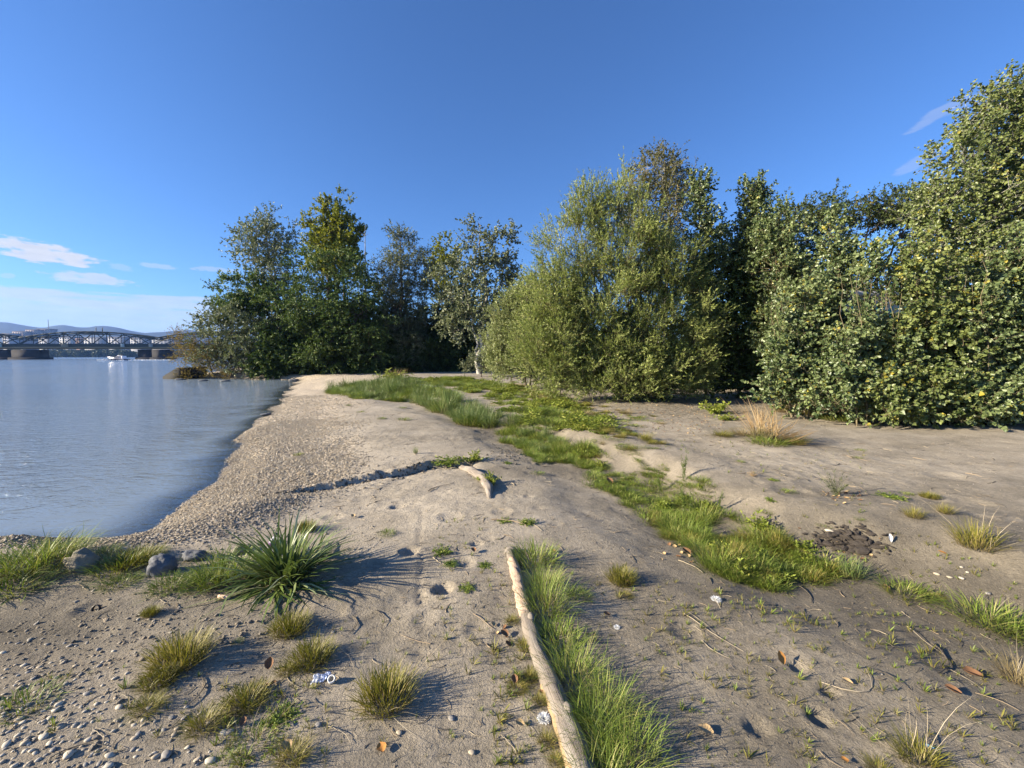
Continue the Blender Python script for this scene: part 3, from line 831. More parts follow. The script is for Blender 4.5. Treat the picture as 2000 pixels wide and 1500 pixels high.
make_tree('slim_tree', 'thin airy tree with small olive leaves rising behind the big willow', 'tree',
          lob(18.5, [(1295, 345, 48, 40), (1265, 330, 22, 26), (1330, 380, 28, 50), (1290, 420, 48, 55), (1240, 380, 30, 30), (1310, 480, 45, 50), (1280, 310, 28, 16), (1230, 420, 30, 40)]),
          [stem(18.5, (1300, 760), (1300, 560), (1300, 420), (1290, 310)), stem(18.5, (1300, 760), (1290, 560), (1255, 340))], .10, 230, 8, 12, .62, (.085, .05), L_birch, M_bark_pale, 62, up=.35, group=RT)
for k, (sp, st, Y, n, lb) in enumerate([
        ([(1365, 380, 16, 45), (1368, 440, 26, 50), (1385, 500, 34, 60), (1375, 560, 36, 60), (1385, 630, 26, 50)], (1380, 790, 1366, 340), 15, 190, 'narrow poplar sapling standing against the right flank of the willow'),
        ([(1470, 380, 22, 36), (1485, 400, 14, 44), (1475, 460, 36, 50), (1455, 510, 40, 50), (1505, 560, 48, 70), (1415, 430, 9, 40)], (1470, 790, 1478, 350), 15.2, 330, 'poplar with two feathery tips left of the dark tree crown'),
        ([(1520, 470, 40, 70), (1540, 560, 55, 80), (1530, 650, 44, 60), (1560, 700, 45, 60), (1550, 745, 40, 34), (1600, 740, 50, 40)], (1530, 790, 1520, 430), 13.6, 320, 'leafy poplar filling the space under the dark tree crown'),
        ([(1625, 440, 12, 38), (1628, 490, 20, 50), (1640, 560, 36, 60), (1640, 640, 56, 70), (1640, 740, 60, 60), (1600, 690, 40, 50)], (1640, 810, 1625, 410), 11.2, 230, 'single upright poplar shoot in front of the dark gap')]):
    make_tree('poplar_tree', lb, 'tree', lob(Y, sp), [stem(Y, (st[0], st[1]), ((st[0] + st[2]) / 2, (st[1] + st[3]) / 2), (st[2], st[3]))], .045, int(n * 1.25), 6, 12, .44, (.076, .068), L_poplar, M_bark_twig, 63 + k, up=.75, out=.35, rnd=True, group=RT)
make_tree('sumac_tree', 'dark umbrella-crowned tree with open branching behind the poplars', 'tree',
          lob(20, [(1565, 430, 55, 40), (1640, 420, 40, 34), (1700, 415, 56, 30), (1765, 415, 45, 30), (1545, 480, 50, 60), (1600, 500, 40, 50), (1800, 450, 40, 50), (1740, 400, 30, 18), (1560, 560, 50, 60), (1790, 540, 50, 60), (1700, 560, 70, 40), (1640, 600, 60, 60)], 1.1),
          [stem(20, (1690, 770), (1685, 560), (1700, 430)), stem(20, (1690, 770), (1660, 540), (1580, 440)), stem(20, (1690, 770), (1720, 540), (1780, 430))], .15, 330, 9, 15, .85, (.13, .06), L_sumac, M_bark_dark, 70, up=.2, out=.5, flat=.5, droop=.1, group=RT)
make_tree('undergrowth_bush', 'deep shaded bush in the gap between willow and poplars', 'bush',
          lob(15.5, [(1440, 640, 50, 90), (1450, 730, 55, 50), (1420, 560, 40, 60)]), [stem(15.5, (1445, 780), (1440, 600))], .06, 150, 8, 12, .6, (.11, .085), L_under, M_bark_dark, 71, up=.4, group=RT, hide_twigs=True)
make_tree('poplar_tree', 'tallest poplar with pale trunk at the edge of the thicket', 'tree',
          lob(11, [(1965, 200, 34, 40), (1955, 250, 45, 60), (1895, 240, 34, 40), (1985, 320, 60, 80), (1880, 320, 50, 50), (1840, 390, 42, 40), (1900, 400, 60, 70), (1980, 430, 70, 90), (1850, 470, 46, 50), (1900, 540, 90, 60), (2060, 300, 70, 120), (2050, 480, 80, 120), (1940, 165, 14, 22), (2010, 200, 30, 50), (1815, 440, 20, 26)]),
          [stem(11, (1925, 820), (1932, 520), (1950, 330), (1965, 170)), stem(11, (1925, 820), (1935, 480), (1890, 330)), stem(11, (1925, 820), (1940, 470), (2040, 300))], .085, 850, 7, 12, .46, (.064, .057), L_poplar_y, M_bark_pale, 72, up=.45, out=.5, rnd=True, group=RT)
TH = 'young poplars forming the front thicket'
for k, (sp, sts, Y, n, lb, big_, ml) in enumerate([
        ([(1560, 640, 40, 55), (1600, 600, 40, 50), (1590, 700, 66, 60), (1640, 740, 60, 60), (1560, 740, 40, 50), (1540, 700, 30, 60), (1680, 800, 40, 30), (1610, 780, 60, 30), (1545, 590, 9, 50), (1575, 560, 9, 50)], [(1620, 815, 1560, 600), (1630, 815, 1600, 560)], 10.4, 250, 'young poplar bush at the gap end of the thicket beside tan grass', 60, L_poplar),
        ([(1700, 600, 40, 50), (1710, 660, 60, 60), (1740, 740, 70, 70), (1760, 800, 70, 36), (1690, 720, 46, 60), (1680, 560, 12, 50), (1715, 520, 10, 50)], [(1730, 830, 1690, 560), (1740, 830, 1720, 560)], 9.5, 250, 'young poplar bush below the graffiti wall with some yellow leaves', 80, L_poplar),
        ([(1800, 590, 46, 60), (1830, 660, 60, 70), (1840, 750, 80, 70), (1870, 810, 80, 32), (1780, 530, 16, 60), (1850, 530, 22, 70), (1745, 540, 10, 50), (1815, 500, 12, 50)], [(1830, 840, 1785, 520), (1840, 840, 1850, 510)], 9.2, 280, 'young poplar bush with a yellow patch at the middle of the front thicket', 90, L_poplar_y),
        ([(1930, 600, 56, 70), (1950, 690, 66, 80), (1960, 780, 80, 60), (2040, 640, 70, 120), (2050, 780, 80, 60), (1980, 540, 50, 60)], [(1960, 845, 1930, 520), (1970, 845, 2020, 540)], 9.0, 300, 'large-leaved young poplar bush closest to the frame edge', 90, L_poplar)]):
    lo_, st_ = lob(Y, [(a, b, c * .85, d * .8) for (a, b, c, d) in sp], .8), [stem(Y, (a, b), ((a + c) / 2, (b + d) / 2), (c, d)) for (a, b, c, d) in sts]
    cx_ = sum(q[0] for q in sp) / len(sp)
    lo_, st_ = shoots(Y, cx_, (545, 505, 470, 470)[k], sts[0][1], (85, 90, 95, 95)[k], 18, 300 + k, lo_, st_)
    lo_ += lob(Y - .35, [(cx_ + q, sts[0][1] - 42 - (i_ % 2) * 34, 34, 30) for i_, q in enumerate(range(-90, 91, 26))], .9)
    make_tree('poplar_bush', lb, 'bush', lo_, st_, .022, int(n * 1.6), 7, 11, .36, (.072, .066), ml, M_bark_twig, 80 + k, up=.7, out=.45, rnd=True, group=TH, big=big_, minz=.06, twig_r=.005, volp=.55)

# ------------------------------------------------------------------ grass, tufts and low plants
def blades(n, r0, h, lean=.5, curve=.8, w=.006, seed=0, hvar=.35, K=5, spread=1., flop=.0):
    R = np.random.default_rng(seed)
    rho = np.sqrt(R.random(n)); ph = R.uniform(0, 2 * np.pi, n)
    base = np.stack([r0 * rho * np.cos(ph), r0 * rho * np.sin(ph), -.012 * np.ones(n)], 1)
    az = ph + R.normal(0, .7, n) * spread
    th0 = np.clip(lean * rho * R.uniform(.4, 1.2, n) + R.normal(0, .09, n), 0, 1.5)
    Ln = h * (1 + R.uniform(-hvar, hvar, n)); cv = curve * R.uniform(.3, 1.3, n)
    t = np.linspace(0, 1, K)
    th = np.minimum(th0[:, None] + cv[:, None] * t[None] ** 1.3, 2.3)
    ds = Ln / (K - 1)
    rad = np.concatenate([np.zeros((n, 1)), np.cumsum(np.sin((th[:, 1:] + th[:, :-1]) / 2) * ds[:, None], 1)], 1)
    zz = np.concatenate([np.zeros((n, 1)), np.cumsum(np.cos((th[:, 1:] + th[:, :-1]) / 2) * ds[:, None], 1)], 1)
    az2 = az[:, None] + R.normal(0, .25, n)[:, None] * t[None]
    P = base[:, None] + np.stack([rad * np.cos(az2), rad * np.sin(az2), zz], 2)
    P[:, 1:, 2] = np.maximum(P[:, 1:, 2], .004)
    tw = R.uniform(-.8, .8, n)[:, None]
    sd = np.stack([-np.sin(az2), np.cos(az2), 0 * az2 + tw * .5], 2); sd = norm(sd)
    wd = w * R.uniform(.6, 1.3, n)[:, None] * np.array([.8, 1, .95, .7, .1][:K] if K == 5 else np.linspace(1, .1, K))[None]
    V = np.stack([P - sd * wd[..., None] / 2, P + sd * wd[..., None] / 2], 2).reshape(-1, 3)
    b = (np.arange(n) * K * 2)[:, None] + (np.arange(K - 1) * 2)[None]
    Fc = np.stack([b, b + 1, b + 3, b + 2], -1).reshape(-1, 4)
    tint = np.repeat(R.random(n), K - 1); hg = np.tile(np.repeat(t, 2), n)
    return V, Fc, tint, hg


def tuft_mesh(name, m, **kw):
    V, Fc, tint, hg = blades(**kw)
    return mesh_np(name, V, Fc, m, fattr={'tint': tint}, pattr={'hgt': hg}, smooth=True)


G_lush = blade_mat('lush_grass', (.17, .15, .05), (.085, .13, .02), (.215, .29, .046), (.38, .36, .12))
G_dry = blade_mat('olive_grass', (.19, .145, .07), (.085, .092, .015), (.25, .235, .035), (.40, .32, .12))
G_tan = blade_mat('tan_grass', (.20, .15, .08), (.17, .13, .055), (.34, .27, .13), (.45, .37, .22), .2)
G_rust = blade_mat('rusty_grass', (.13, .12, .05), (.26, .17, .08), (.43, .30, .16), (.5, .38, .22), .2)
G_sedge = blade_mat('sedge_blade', (.12, .12, .05), (.055, .09, .018), (.165, .225, .06), (.42, .45, .26), .2, .35)
G_reed = blade_mat('bluish_rush', (.11, .10, .05), (.06, .10, .028), (.16, .225, .07), (.28, .29, .12))
G_lime = blade_mat('lime_ground_plant', (.14, .14, .04), (.12, .16, .022), (.28, .33, .055), (.42, .38, .09))
G_straw = blade_mat('straw', (.26, .21, .13), (.28, .22, .13), (.46, .38, .25), (.55, .48, .34), .1, .6)

MT = {
    'lush': [tuft_mesh('lush_blades', G_lush, n=340, r0=.52, h=.55, lean=.8, curve=.75, w=.016, seed=s, hvar=.5) for s in (1, 2, 3)],
    'olive': [tuft_mesh('olive_blades', G_dry, n=600, r0=.48, h=.48, lean=.85, curve=.4, w=.016, seed=s, hvar=.4) for s in (4, 5, 6)],
    'short': [tuft_mesh('short_blades', G_lush, n=200, r0=.6, h=.3, lean=.9, curve=.9, w=.018, seed=s, hvar=.5) for s in (7, 8)],
    'tan': [tuft_mesh('tan_blades', G_tan, n=300, r0=.32, h=.72, lean=.9, curve=.6, w=.010, seed=s, hvar=.5) for s in (9, 10)],
    'tangreen': [tuft_mesh('pale_green_blades', G_dry, n=340, r0=.36, h=.62, lean=.9, curve=.55, w=.013, seed=s, hvar=.5) for s in (11, 12)],
    'rush': [tuft_mesh('rush_blades', G_reed, n=150, r0=.3, h=.9, lean=.55, curve=.25, w=.013, seed=s) for s in (13, 14)],
    'long': [tuft_mesh('long_blades', G_lush, n=360, r0=.5, h=.72, lean=.7, curve=1.0, w=.011, seed=s, hvar=.55) for s in (15, 16, 17)],
    'straw': [tuft_mesh('straw_stalks', G_straw, n=26, r0=.3, h=1.0, lean=1.1, curve=.6, w=.006, seed=s, hvar=.5) for s in (18, 19)],
}


def weed_mesh(name, m, n_st, h, ll, lw, seed, m_w=.003, upw=.8, nl=14, spread=.7):
    R = np.random.default_rng(seed)
    d = norm(R.normal(size=(n_st, 3)) * np.array([spread, spread, .2]) + np.array([0, 0, upw])); d[:, 2] = np.abs(d[:, 2])
    B = R.normal(0, .03, (n_st, 3)) * h * np.array([1, 1, 0]); T = B + d * h * R.uniform(.5, 1.1, n_st)[:, None]
    c = (B + T) / 2 + np.array([0, 0, .1 * h])
    tv, tf = tubes(bez(B, c, T, np.linspace(0, 1, 4)), m_w * np.linspace(1, .4, 4)[None].repeat(n_st, 0), 3)
    k = n_st * nl; ti = np.repeat(np.arange(n_st), nl); t = R.uniform(.1, 1, k)[:, None]
    p = B[ti] * (1 - t) ** 2 + 2 * c[ti] * t * (1 - t) + T[ti] * t ** 2
    tg = norm(T[ti] - B[ti]); ld = norm(tg * .55 + norm(R.normal(size=(k, 3))) * .8)
    sz = R.uniform(.6, 1.2, k)
    lv, lf, rep = leaves_np(p, ld, norm(R.normal(size=(k, 3)) * .6 + [0, 0, 1]), ll * sz, lw * sz)
    V = np.concatenate([tv, lv]); tint = np.concatenate([np.full(len(tf), .9), np.repeat(R.random(k) * .85, rep)])
    return mesh_np(name, V, [tf, lf + len(tv)], m, fattr={'tint': tint}, pattr={'hgt': np.ones(len(V))})


MT['weed'] = [weed_mesh('weed_leaves', G_lime, 26, .8, .16, .075, s) for s in (31, 32)]
MT['sapling'] = [weed_mesh('sapling_leaves', leaf_mat('seedling_willow_leaf', (.07, .11, .02), (.17, .22, .06), (.26, .3, .1), .3), 7, 1.0, .16, .026, s, .006, 1.6, 26, .45) for s in (33, 34)]
MT['lowgreen'] = [weed_mesh('ground_leaves', G_lush, 40, .6, .13, .06, s, upw=.25, spread=1.0) for s in (35, 36)]
MT['redweed'] = [weed_mesh('red_stems', G_rust, 30, .6, .07, .03, 37, .004)]
MT['twigweed'] = [weed_mesh('weed_twigs', leaf_mat('dusty_weed_leaf', (.06, .075, .03), (.13, .15, .06), (.2, .2, .1), .2), 22, .9, .09, .018, 38, .005, 1.1, 14, .6)]

TG = 'grass tufts standing on the silt'


def tuft(px, py, wpx, kind, label, name='grass_tuft', cat='grass tuft', hs=1.0, rz=None, stalks=0, group=TG, var=None, tilt=0., tz=0.):
    """a tuft standing where (px,py) meets the ground, wpx wide in the photograph"""
    g = ground(px, py); k = wpx * depth_of(g) / F / 1.55
    ms = MT[kind]; me = ms[(var if var is not None else int(px + py)) % len(ms)]
    o = obj(name, me, None, TRS(g + Vector((0, 0, tz)), rz if rz is not None else random.uniform(0, 6.28), (k, k, k * hs), rx=tilt), label=label, cat=cat, group=group)
    if stalks:
        obj('dry_stalks', MT['straw'][int(px) % 2], o, TRS(g, random.uniform(0, 6), (k * stalks, k * stalks, k * stalks * .9)))
    return o


# foreground tufts
tuft(295, 1200, 42, 'olive', 'small round tuft alone between the bank and the gravelly corner')
tuft(352, 1292, 130, 'olive', 'large olive tuft leaning over the pebbles at the gravelly corner', hs=.95, stalks=.8)
tuft(310, 1330, 90, 'olive', 'thin trailing tuft just in front of the large olive one by the pebbles', hs=.6)
tuft(285, 1385, 90, 'tangreen', 'ragged flat tuft half buried in the pebbles', hs=.45)
tuft(50, 1378, 120, 'short', 'low bright green tuft spreading over the pebbles at the corner', hs=.8)
tuft(566, 1232, 92, 'olive', 'compact dome-shaped olive tuft in front of the big sedge', hs=.95, stalks=.7)
tuft(608, 1290, 105, 'olive', 'olive tuft with dead base just above the plastic scrap', hs=.85, stalks=.9)
tuft(560, 1312, 60, 'tangreen', 'wispy tuft beside the brown upright leaf', hs=.6)
tuft(755, 1368, 140, 'olive', 'solitary yellow-green dome tuft with long straw stalks beside the plastic scrap', hs=.95, stalks=1.4)
tuft(395, 1420, 100, 'tangreen', 'brownish tuft at the edge of the pebbles, lowest row', hs=.6, stalks=.8)
tuft(480, 1372, 100, 'olive', 'half-dead tuft beside a dark stick behind the two egg-like pebbles', hs=.6, stalks=.8)
tuft(550, 1400, 100, 'lowgreen', 'trampled mat of grass and straw in front of the plastic scrap', hs=.5, stalks=1.0)
tuft(500, 1450, 110, 'short', 'thin grass patch next to the two egg-like pebbles', hs=.5, stalks=1.0)
tuft(570, 1480, 100, 'tangreen', 'dry trampled tuft on the near edge below the plastic scrap', hs=.5, stalks=1.0)
tuft(440, 1490, 80, 'short', 'sparse green tuft at the near edge among pebbles', hs=.6)
tuft(465, 1255, 26, 'short', 'tiny sprig between the large olive tuft and the dome tuft')
tuft(755, 1044, 44, 'short', 'small flat green tuft alone on the bare crest')
tuft(598, 1036, 52, 'olive', 'upright green tuft peeking out behind the big sedge', hs=1.0)
tuft(583, 889, 24, 'short', 'tiny tuft on the pebble beach')
tuft(812, 886, 18, 'rush', 'single upright rush tuft on the bare sand before the step', hs=1.3)
tuft(865, 1078, 60, 'lowgreen', 'loose weedy patch beside the wheel rut', hs=.6, cat='weeds', name='weed_patch', stalks=.5)
tuft(880, 1102, 44, 'lowgreen', 'thin weedy patch behind the footprint hole', hs=.5, cat='weeds', name='weed_patch')
tuft(912, 1150, 50, 'lowgreen', 'small weeds beside the deep footprint', hs=.5, cat='weeds', name='weed_patch')
tuft(945, 1105, 44, 'lowgreen', 'sparse weeds just short of the log tip', hs=.4, cat='weeds', name='weed_patch')
tuft(1030, 1022, 50, 'lowgreen', 'weeds round a pale stick above the log tip', hs=.7, cat='weeds', name='weed_patch')
tuft(985, 1018, 40, 'lowgreen', 'flat weeds on a dark stick above the log tip', hs=.4, cat='weeds', name='weed_patch')
tuft(1213, 1135, 74, 'olive', 'round tuft by itself between the log and the gully', hs=1.0, stalks=.6)
tuft(1222, 1165, 40, 'tangreen', 'withered tail of roots just below the round tuft', hs=.4)
LG = 'long grass growing along the log'
tuft(1045, 1098, 110, 'lush', 'dark green clump at the far tip of the log', cat='grass clump', name='grass_clump', hs=.75, group=LG)
tuft(1068, 1190, 125, 'long', 'bright clump of long grass beside the bark patch of the log', cat='grass clump', name='grass_clump', hs=.95, group=LG, stalks=.7)
tuft(1065, 1145, 90, 'long', 'narrow clump squeezed between log and taller grass', cat='grass clump', name='grass_clump', hs=.7, group=LG)
tuft(1130, 1165, 60, 'lush', 'low dark clump in the shade behind the tall log grass', cat='grass clump', name='grass_clump', hs=.5, group=LG)
tuft(1092, 1255, 120, 'lush', 'mid-length clump in the middle of the log grass row', cat='grass clump', name='grass_clump', hs=.7, group=LG)
tuft(1125, 1330, 140, 'long', 'tall bright clump where the log grass is highest', cat='grass clump', name='grass_clump', hs=.85, group=LG, stalks=.5)
tuft(1185, 1400, 150, 'long', 'dense long-bladed clump bending over the dark hollow', cat='grass clump', name='grass_clump', hs=.85, group=LG)
tuft(1160, 1440, 140, 'long', 'dense clump leaning against the thick near end of the log', cat='grass clump', name='grass_clump', hs=.8, group=LG)
tuft(1230, 1490, 170, 'long', 'broad clump of long grass at the near edge behind the log', cat='grass clump', name='grass_clump', hs=.8, group=LG, stalks=.5)
tuft(1190, 1540, 165, 'long', 'nearest clump of long grass, cut by the lower edge', cat='grass clump', name='grass_clump', hs=.8, group=LG)
for (px, py, w, hs, lb) in [(1000, 1215, 40, .6, 'thin olive grass by the log next to a brown leaf'), (1022, 1265, 46, .8, 'fine upright grass against the sunny side of the log'), (1035, 1320, 52, .8, 'longest fringe of fine grass on the sunny side of the log'),
                            (1052, 1372, 46, .7, 'fringe of grass just above the fluffy white tuft'), (1068, 1450, 55, .7, 'small green fringe below the fluffy white tuft'), (1085, 1490, 50, .6, 'lowest fringe of grass on the sunny side of the log'), (1010, 1345, 60, .35, 'flat trampled weeds on the sunny side of the log')]:
    tuft(px, py, w, 'tangreen', lb, hs=hs, group=LG)
BG = 'grass clumps on the river bank'
for (px, py, w, kd, hs, lb) in [(15, 1118, 150, 'lush', .6, 'thick bank grass at the picture edge above the water'), (75, 1105, 170, 'long', .6, 'tall bright bank grass with a pale seed head'), (120, 1085, 110, 'long', .6, 'bank grass right beside the tan boulder'),
                                (30, 1150, 150, 'lush', .4, 'low shaded bank grass nearest the dark silt'), (232, 1112, 120, 'lush', .5, 'bank grass between the two boulders, wider part'), (262, 1098, 110, 'olive', .6, 'bank grass touching the grey boulder'), (205, 1082, 70, 'lush', .4, 'low grass behind the tan boulder at the water'),
                                (235, 1140, 80, 'lush', .35, 'short grass hanging in front of the boulders'), (335, 1145, 100, 'lush', .4, 'low grass in front of the grey boulder'), (375, 1090, 60, 'short', .6, 'small grass between grey boulder and sedge'), (300, 1080, 60, 'short', .5, 'small grass above the grey boulder'), (440, 1125, 150, 'lush', .7, 'bright clump joined to the river side of the sedge'), (400, 1140, 110, 'lush', .5, 'bright lower clump between boulders and sedge'), (535, 1142, 60, 'short', .6, 'short green grass at the foot of the sedge')]:
    tuft(px, py, w, kd, lb, cat='grass clump', name='grass_clump', hs=hs, group=BG)
# the sedge: each broad blade is a part
sg_ = ground(560, 1128); sroot = empty('sedge_clump', sg_, label='big sedge clump of broad arching blades beside the pebble beach', cat='sedge')
V, Fc, tint, hg = blades(n=430, r0=.15, h=.43, lean=1.6, curve=1.0, w=.016, seed=77, hvar=.4)
K2 = 10
for q in range(430):
    if q < 280:
        sub = V[q * K2:(q + 1) * K2]
        if q >= 60:
            pass
    vv = V[q * K2:(q + 1) * K2]
    if q < 280:
        me = mesh_np('blade', vv, np.array([[0, 1, 3, 2], [2, 3, 5, 4], [4, 5, 7, 6], [6, 7, 9, 8]]), G_sedge, fattr={'tint': tint[q * 4:q * 4 + 4]}, pattr={'hgt': hg[q * K2:(q + 1) * K2]}, smooth=True)
        obj('blade', me, sroot, Matrix.Translation(sg_))
rest = 280
obj('inner_blades', mesh_np('inner_blades', V[rest * K2:], Fc[rest * 4:] - rest * K2, G_sedge, fattr={'tint': tint[rest * 4:]}, pattr={'hgt': hg[rest * K2:]}, smooth=True), sroot, Matrix.Translation(sg_))['kind'] = 'stuff'

# tufts on the far side of the gully and on the right flat
FG = 'tufts beyond the gully'
for (px, py, w, kd, hs, st, lb) in [
        (1500, 868, 90, 'lush', .45, 0, 'dark green grass at the foot of the rusty fountain grass'), (1555, 868, 60, 'tangreen', .7, 0, 'green grass on the shaded side of the rusty fountain grass'),
        (1905, 1068, 110, 'tangreen', .95, 1.3, 'large pale straw-stalked tuft alone on the open sand'), (1785, 1010, 52, 'tangreen', .8, 1.2, 'small pale tuft nearest the white feather'), (1845, 1002, 44, 'tangreen', .9, 1.4, 'slim pale tuft between two others with long stalks'), (1815, 968, 40, 'olive', .8, .8, 'low olive tuft behind the slim pale one'),
        (1740, 972, 70, 'lowgreen', .4, 0, 'flat blue-green creeping plant on the open sand'), (1770, 962, 30, 'short', .8, 0, 'small tuft touching the creeping plant'), (1540, 958, 34, 'short', .8, 0, 'small green tuft beside the dusty weed'), (1510, 938, 30, 'lowgreen', .5, 0, 'tiny creeping weed behind the dusty weed'),
        (1680, 880, 22, 'short', .8, 0, 'tiny tuft in the middle of the pale sand'), (1675, 895, 22, 'short', .7, 0, 'tiny tuft just before the middle one'), (1505, 978, 34, 'lowgreen', .6, 0, 'small leafy weed at the edge of the gully grass'), (1680, 1015, 26, 'short', .7, 0, 'tiny tuft above the ash heap'), (1610, 1028, 30, 'short', .7, 0, 'small grass at the edge of the ash heap'),
        (1664, 1128, 84, 'rush', .75, 0, 'spreading rush tuft below the ash heap'), (1770, 1160, 100, 'lush', .45, .4, 'bright clump between the rush tuft and the grass at the edge'), (1820, 1165, 50, 'olive', .4, .5, 'dull tail of the bright clump near white pebbles'),
        (1930, 1215, 150, 'lush', .55, .5, 'fresh green clump at the picture edge'), (1990, 1245, 140, 'lush', .5, 0, 'fresh green clump running out of the picture edge'), (1990, 1330, 110, 'tan', .7, 1.0, 'tan dry tuft at the picture edge'),
        (1800, 1490, 130, 'tangreen', .5, 1.3, 'sparse straw tuft at the lower edge beside the bluish feather'), (1720, 1498, 70, 'tangreen', .4, .8, 'thin dry sprigs at the lower edge'), (1495, 1000, 44, 'short', .8, 0, 'short grass against the gully bank'), (1350, 1000, 60, 'sapling', .6, 0, 'leafy willow seedling low in the gully grass'), (1445, 900, 24, 'short', .7, 0, 'tiny tuft beside the reddish weed')]:
    tuft(px, py, w, kd, lb, hs=hs, stalks=st, group=FG)
tuft(1470, 930, 44, 'redweed', 'reddish dead weed on the open sand', name='weed_plant', cat='weed', group=None, hs=.7)
tuft(1632, 968, 95, 'twigweed', 'dusty upright weed throwing a branched shadow', name='weed_plant', cat='weed', group=None, hs=1.0)
# the fountain grass bends over
fg = ground(1500, 862); kf = .85
o = obj('fountain_grass', tuft_mesh('rusty_blades', G_rust, n=420, r0=.35, h=1.0, lean=.7, curve=.7, w=.012, seed=91), None, TRS(fg, .4, (kf * 1.1, kf * .9, kf * .44), ry=.6), label='rusty fountain grass bent over on the sand before the poplars', cat='grass tuft')
for (px, py, w, hs, lb) in [(1400, 808, 95, .55, 'yellow-green leafy weed mound at the foot of the dark gap'), (1420, 822, 60, .5, 'small lime weed mound joined to the mound at the dark gap')]:
    tuft(px, py, w, 'weed', lb, name='weed_mound', cat='weeds', hs=hs, group='weed mounds at the edge of the bushes')
for (px, py, w, kd, hs, lb) in [(1530, 805, 90, 'tan', .6, 'tan grass fringe under the poplars beside the dark gap'), (1590, 812, 90, 'tangreen', .5, 'pale fringe grass under the poplar thicket'), (1640, 822, 80, 'lush', .5, 'green fringe grass under the poplar thicket'), (1450, 850, 70, 'tan', .4, 'brown grass on the slope left of the fountain grass'), (1410, 852, 60, 'tangreen', .4, 'dull grass on the slope below the lime weeds')]:
    tuft(px, py, w, kd, lb, hs=hs, group='grass fringe under the poplars')
tuft(768, 742, 80, 'weed', 'bright weedy mound standing alone on the far sand', name='weed_mound', cat='weeds', hs=.5, group='weed mounds at the edge of the bushes')
tuft(775, 738, 60, 'tan', 'dead seed stalks rising out of the far weedy mound', hs=.6)
for (px, py, w, lb) in [(790, 820, 34, 'flat tuft on the sand edge of the meadow'), (745, 818, 26, 'smaller flat tuft left of the meadow edge'), (785, 797, 22, 'dark upright tuft in front of the meadow'), (705, 805, 20, 'tiny flat tuft at the river end of the meadow'), (680, 792, 18, 'tiny flat tuft nearest the pebbles of the meadow')]:
    tuft(px, py, w, 'short', lb, hs=.6, group='flat tufts before the meadow')
# plants round the small driftwood
for (px, py, w, kd, hs, lb) in [(875, 905, 90, 'lowgreen', .6, 'leafy creeping patch at the step beside the driftwood'), (925, 900, 70, 'weed', .5, 'broad-leaved weed behind the driftwood'), (960, 945, 50, 'weed', .9, 'upright broad-leaved weed at the shaded side of the driftwood'), (940, 940, 40, 'weed', .4, 'low weed overlapping the driftwood'), (1050, 925, 34, 'short', .6, 'small tuft on the crest before the gully'), (990, 905, 30, 'lowgreen', .4, 'flat weed on the clods beyond the driftwood')]:
    tuft(px, py, w, kd, lb, hs=hs, name='weed_plant', cat='weed', group='weeds round the driftwood')
# willow seedlings standing out of the gully grass
for (px, py, w, hs, lb) in [(1335, 940, 44, 2.2, 'tallest willow seedling above the gully grass'), (1340, 1010, 60, 1.8, 'leafy willow seedling in the middle of the gully grass'), (1400, 1000, 44, 1.6, 'willow seedling near the right edge of the gully grass'), (1290, 960, 40, 1.4, 'willow seedling at the ridge side of the gully grass'), (1385, 1050, 40, 1.4, 'willow seedling at the near end of the gully grass')]:
    tuft(px, py, w, 'sapling', lb, name='willow_seedling', cat='seedling', hs=hs, group='willow seedlings in the gully')

# ---- continuous grass: strips and meadow, one piece of stuff each
PR = {k: [proto('grass_source', m) for m in v] for k, v in MT.items()}


def strip(name, label, poly_px, n, kinds, size, hs=(.6, 1.0), thresh=-.1, seed=1, cat=None):
    """scatter tufts over a patch of ground outlined on the real terrain"""
    R = np.random.default_rng(seed)
    poly = [ground(px, py, False) for (px, py) in poly_px]
    pl = [(p.x, p.y) for p in poly]
    a = np.array(pl); lo, hi = a.min(0), a.max(0)
    P = R.uniform(lo, hi, (n * 12, 2))
    P = P[inside(pl, P[:, 0], P[:, 1])]
    nz = fbm(P[:, 0] * 1.4 + seed, P[:, 1] * 1.4, 3)
    P = P[nz > thresh][:n]
    z = H(P[:, 0], P[:, 1]) - .005
    n = len(P)
    prs = [p for k in kinds for p in PR[k]]
    sc = size * R.lognormal(-.06, .32, n).clip(.4, 1.7) * (1 + .5 * fbm(P[:, 0] * .9, P[:, 1] * .9 + seed, 2))
    S3 = np.stack([sc, sc, sc * R.uniform(*hs, n)], 1)
    rot = np.stack([R.normal(0, .12, n), R.normal(0, .12, n), R.uniform(0, 6.28, n)], 1)
    sel = (fbm(P[:, 0] * .7 + 5, P[:, 1] * .7, 2) * 1.6 + .5 + R.normal(0, .22, n)).clip(0, .999)
    pick = (sel * len(prs)).astype(int)
    return instancer(name, np.stack([P[:, 0], P[:, 1], z], 1), rot, S3, pick, prs, label=label, cat='grass')


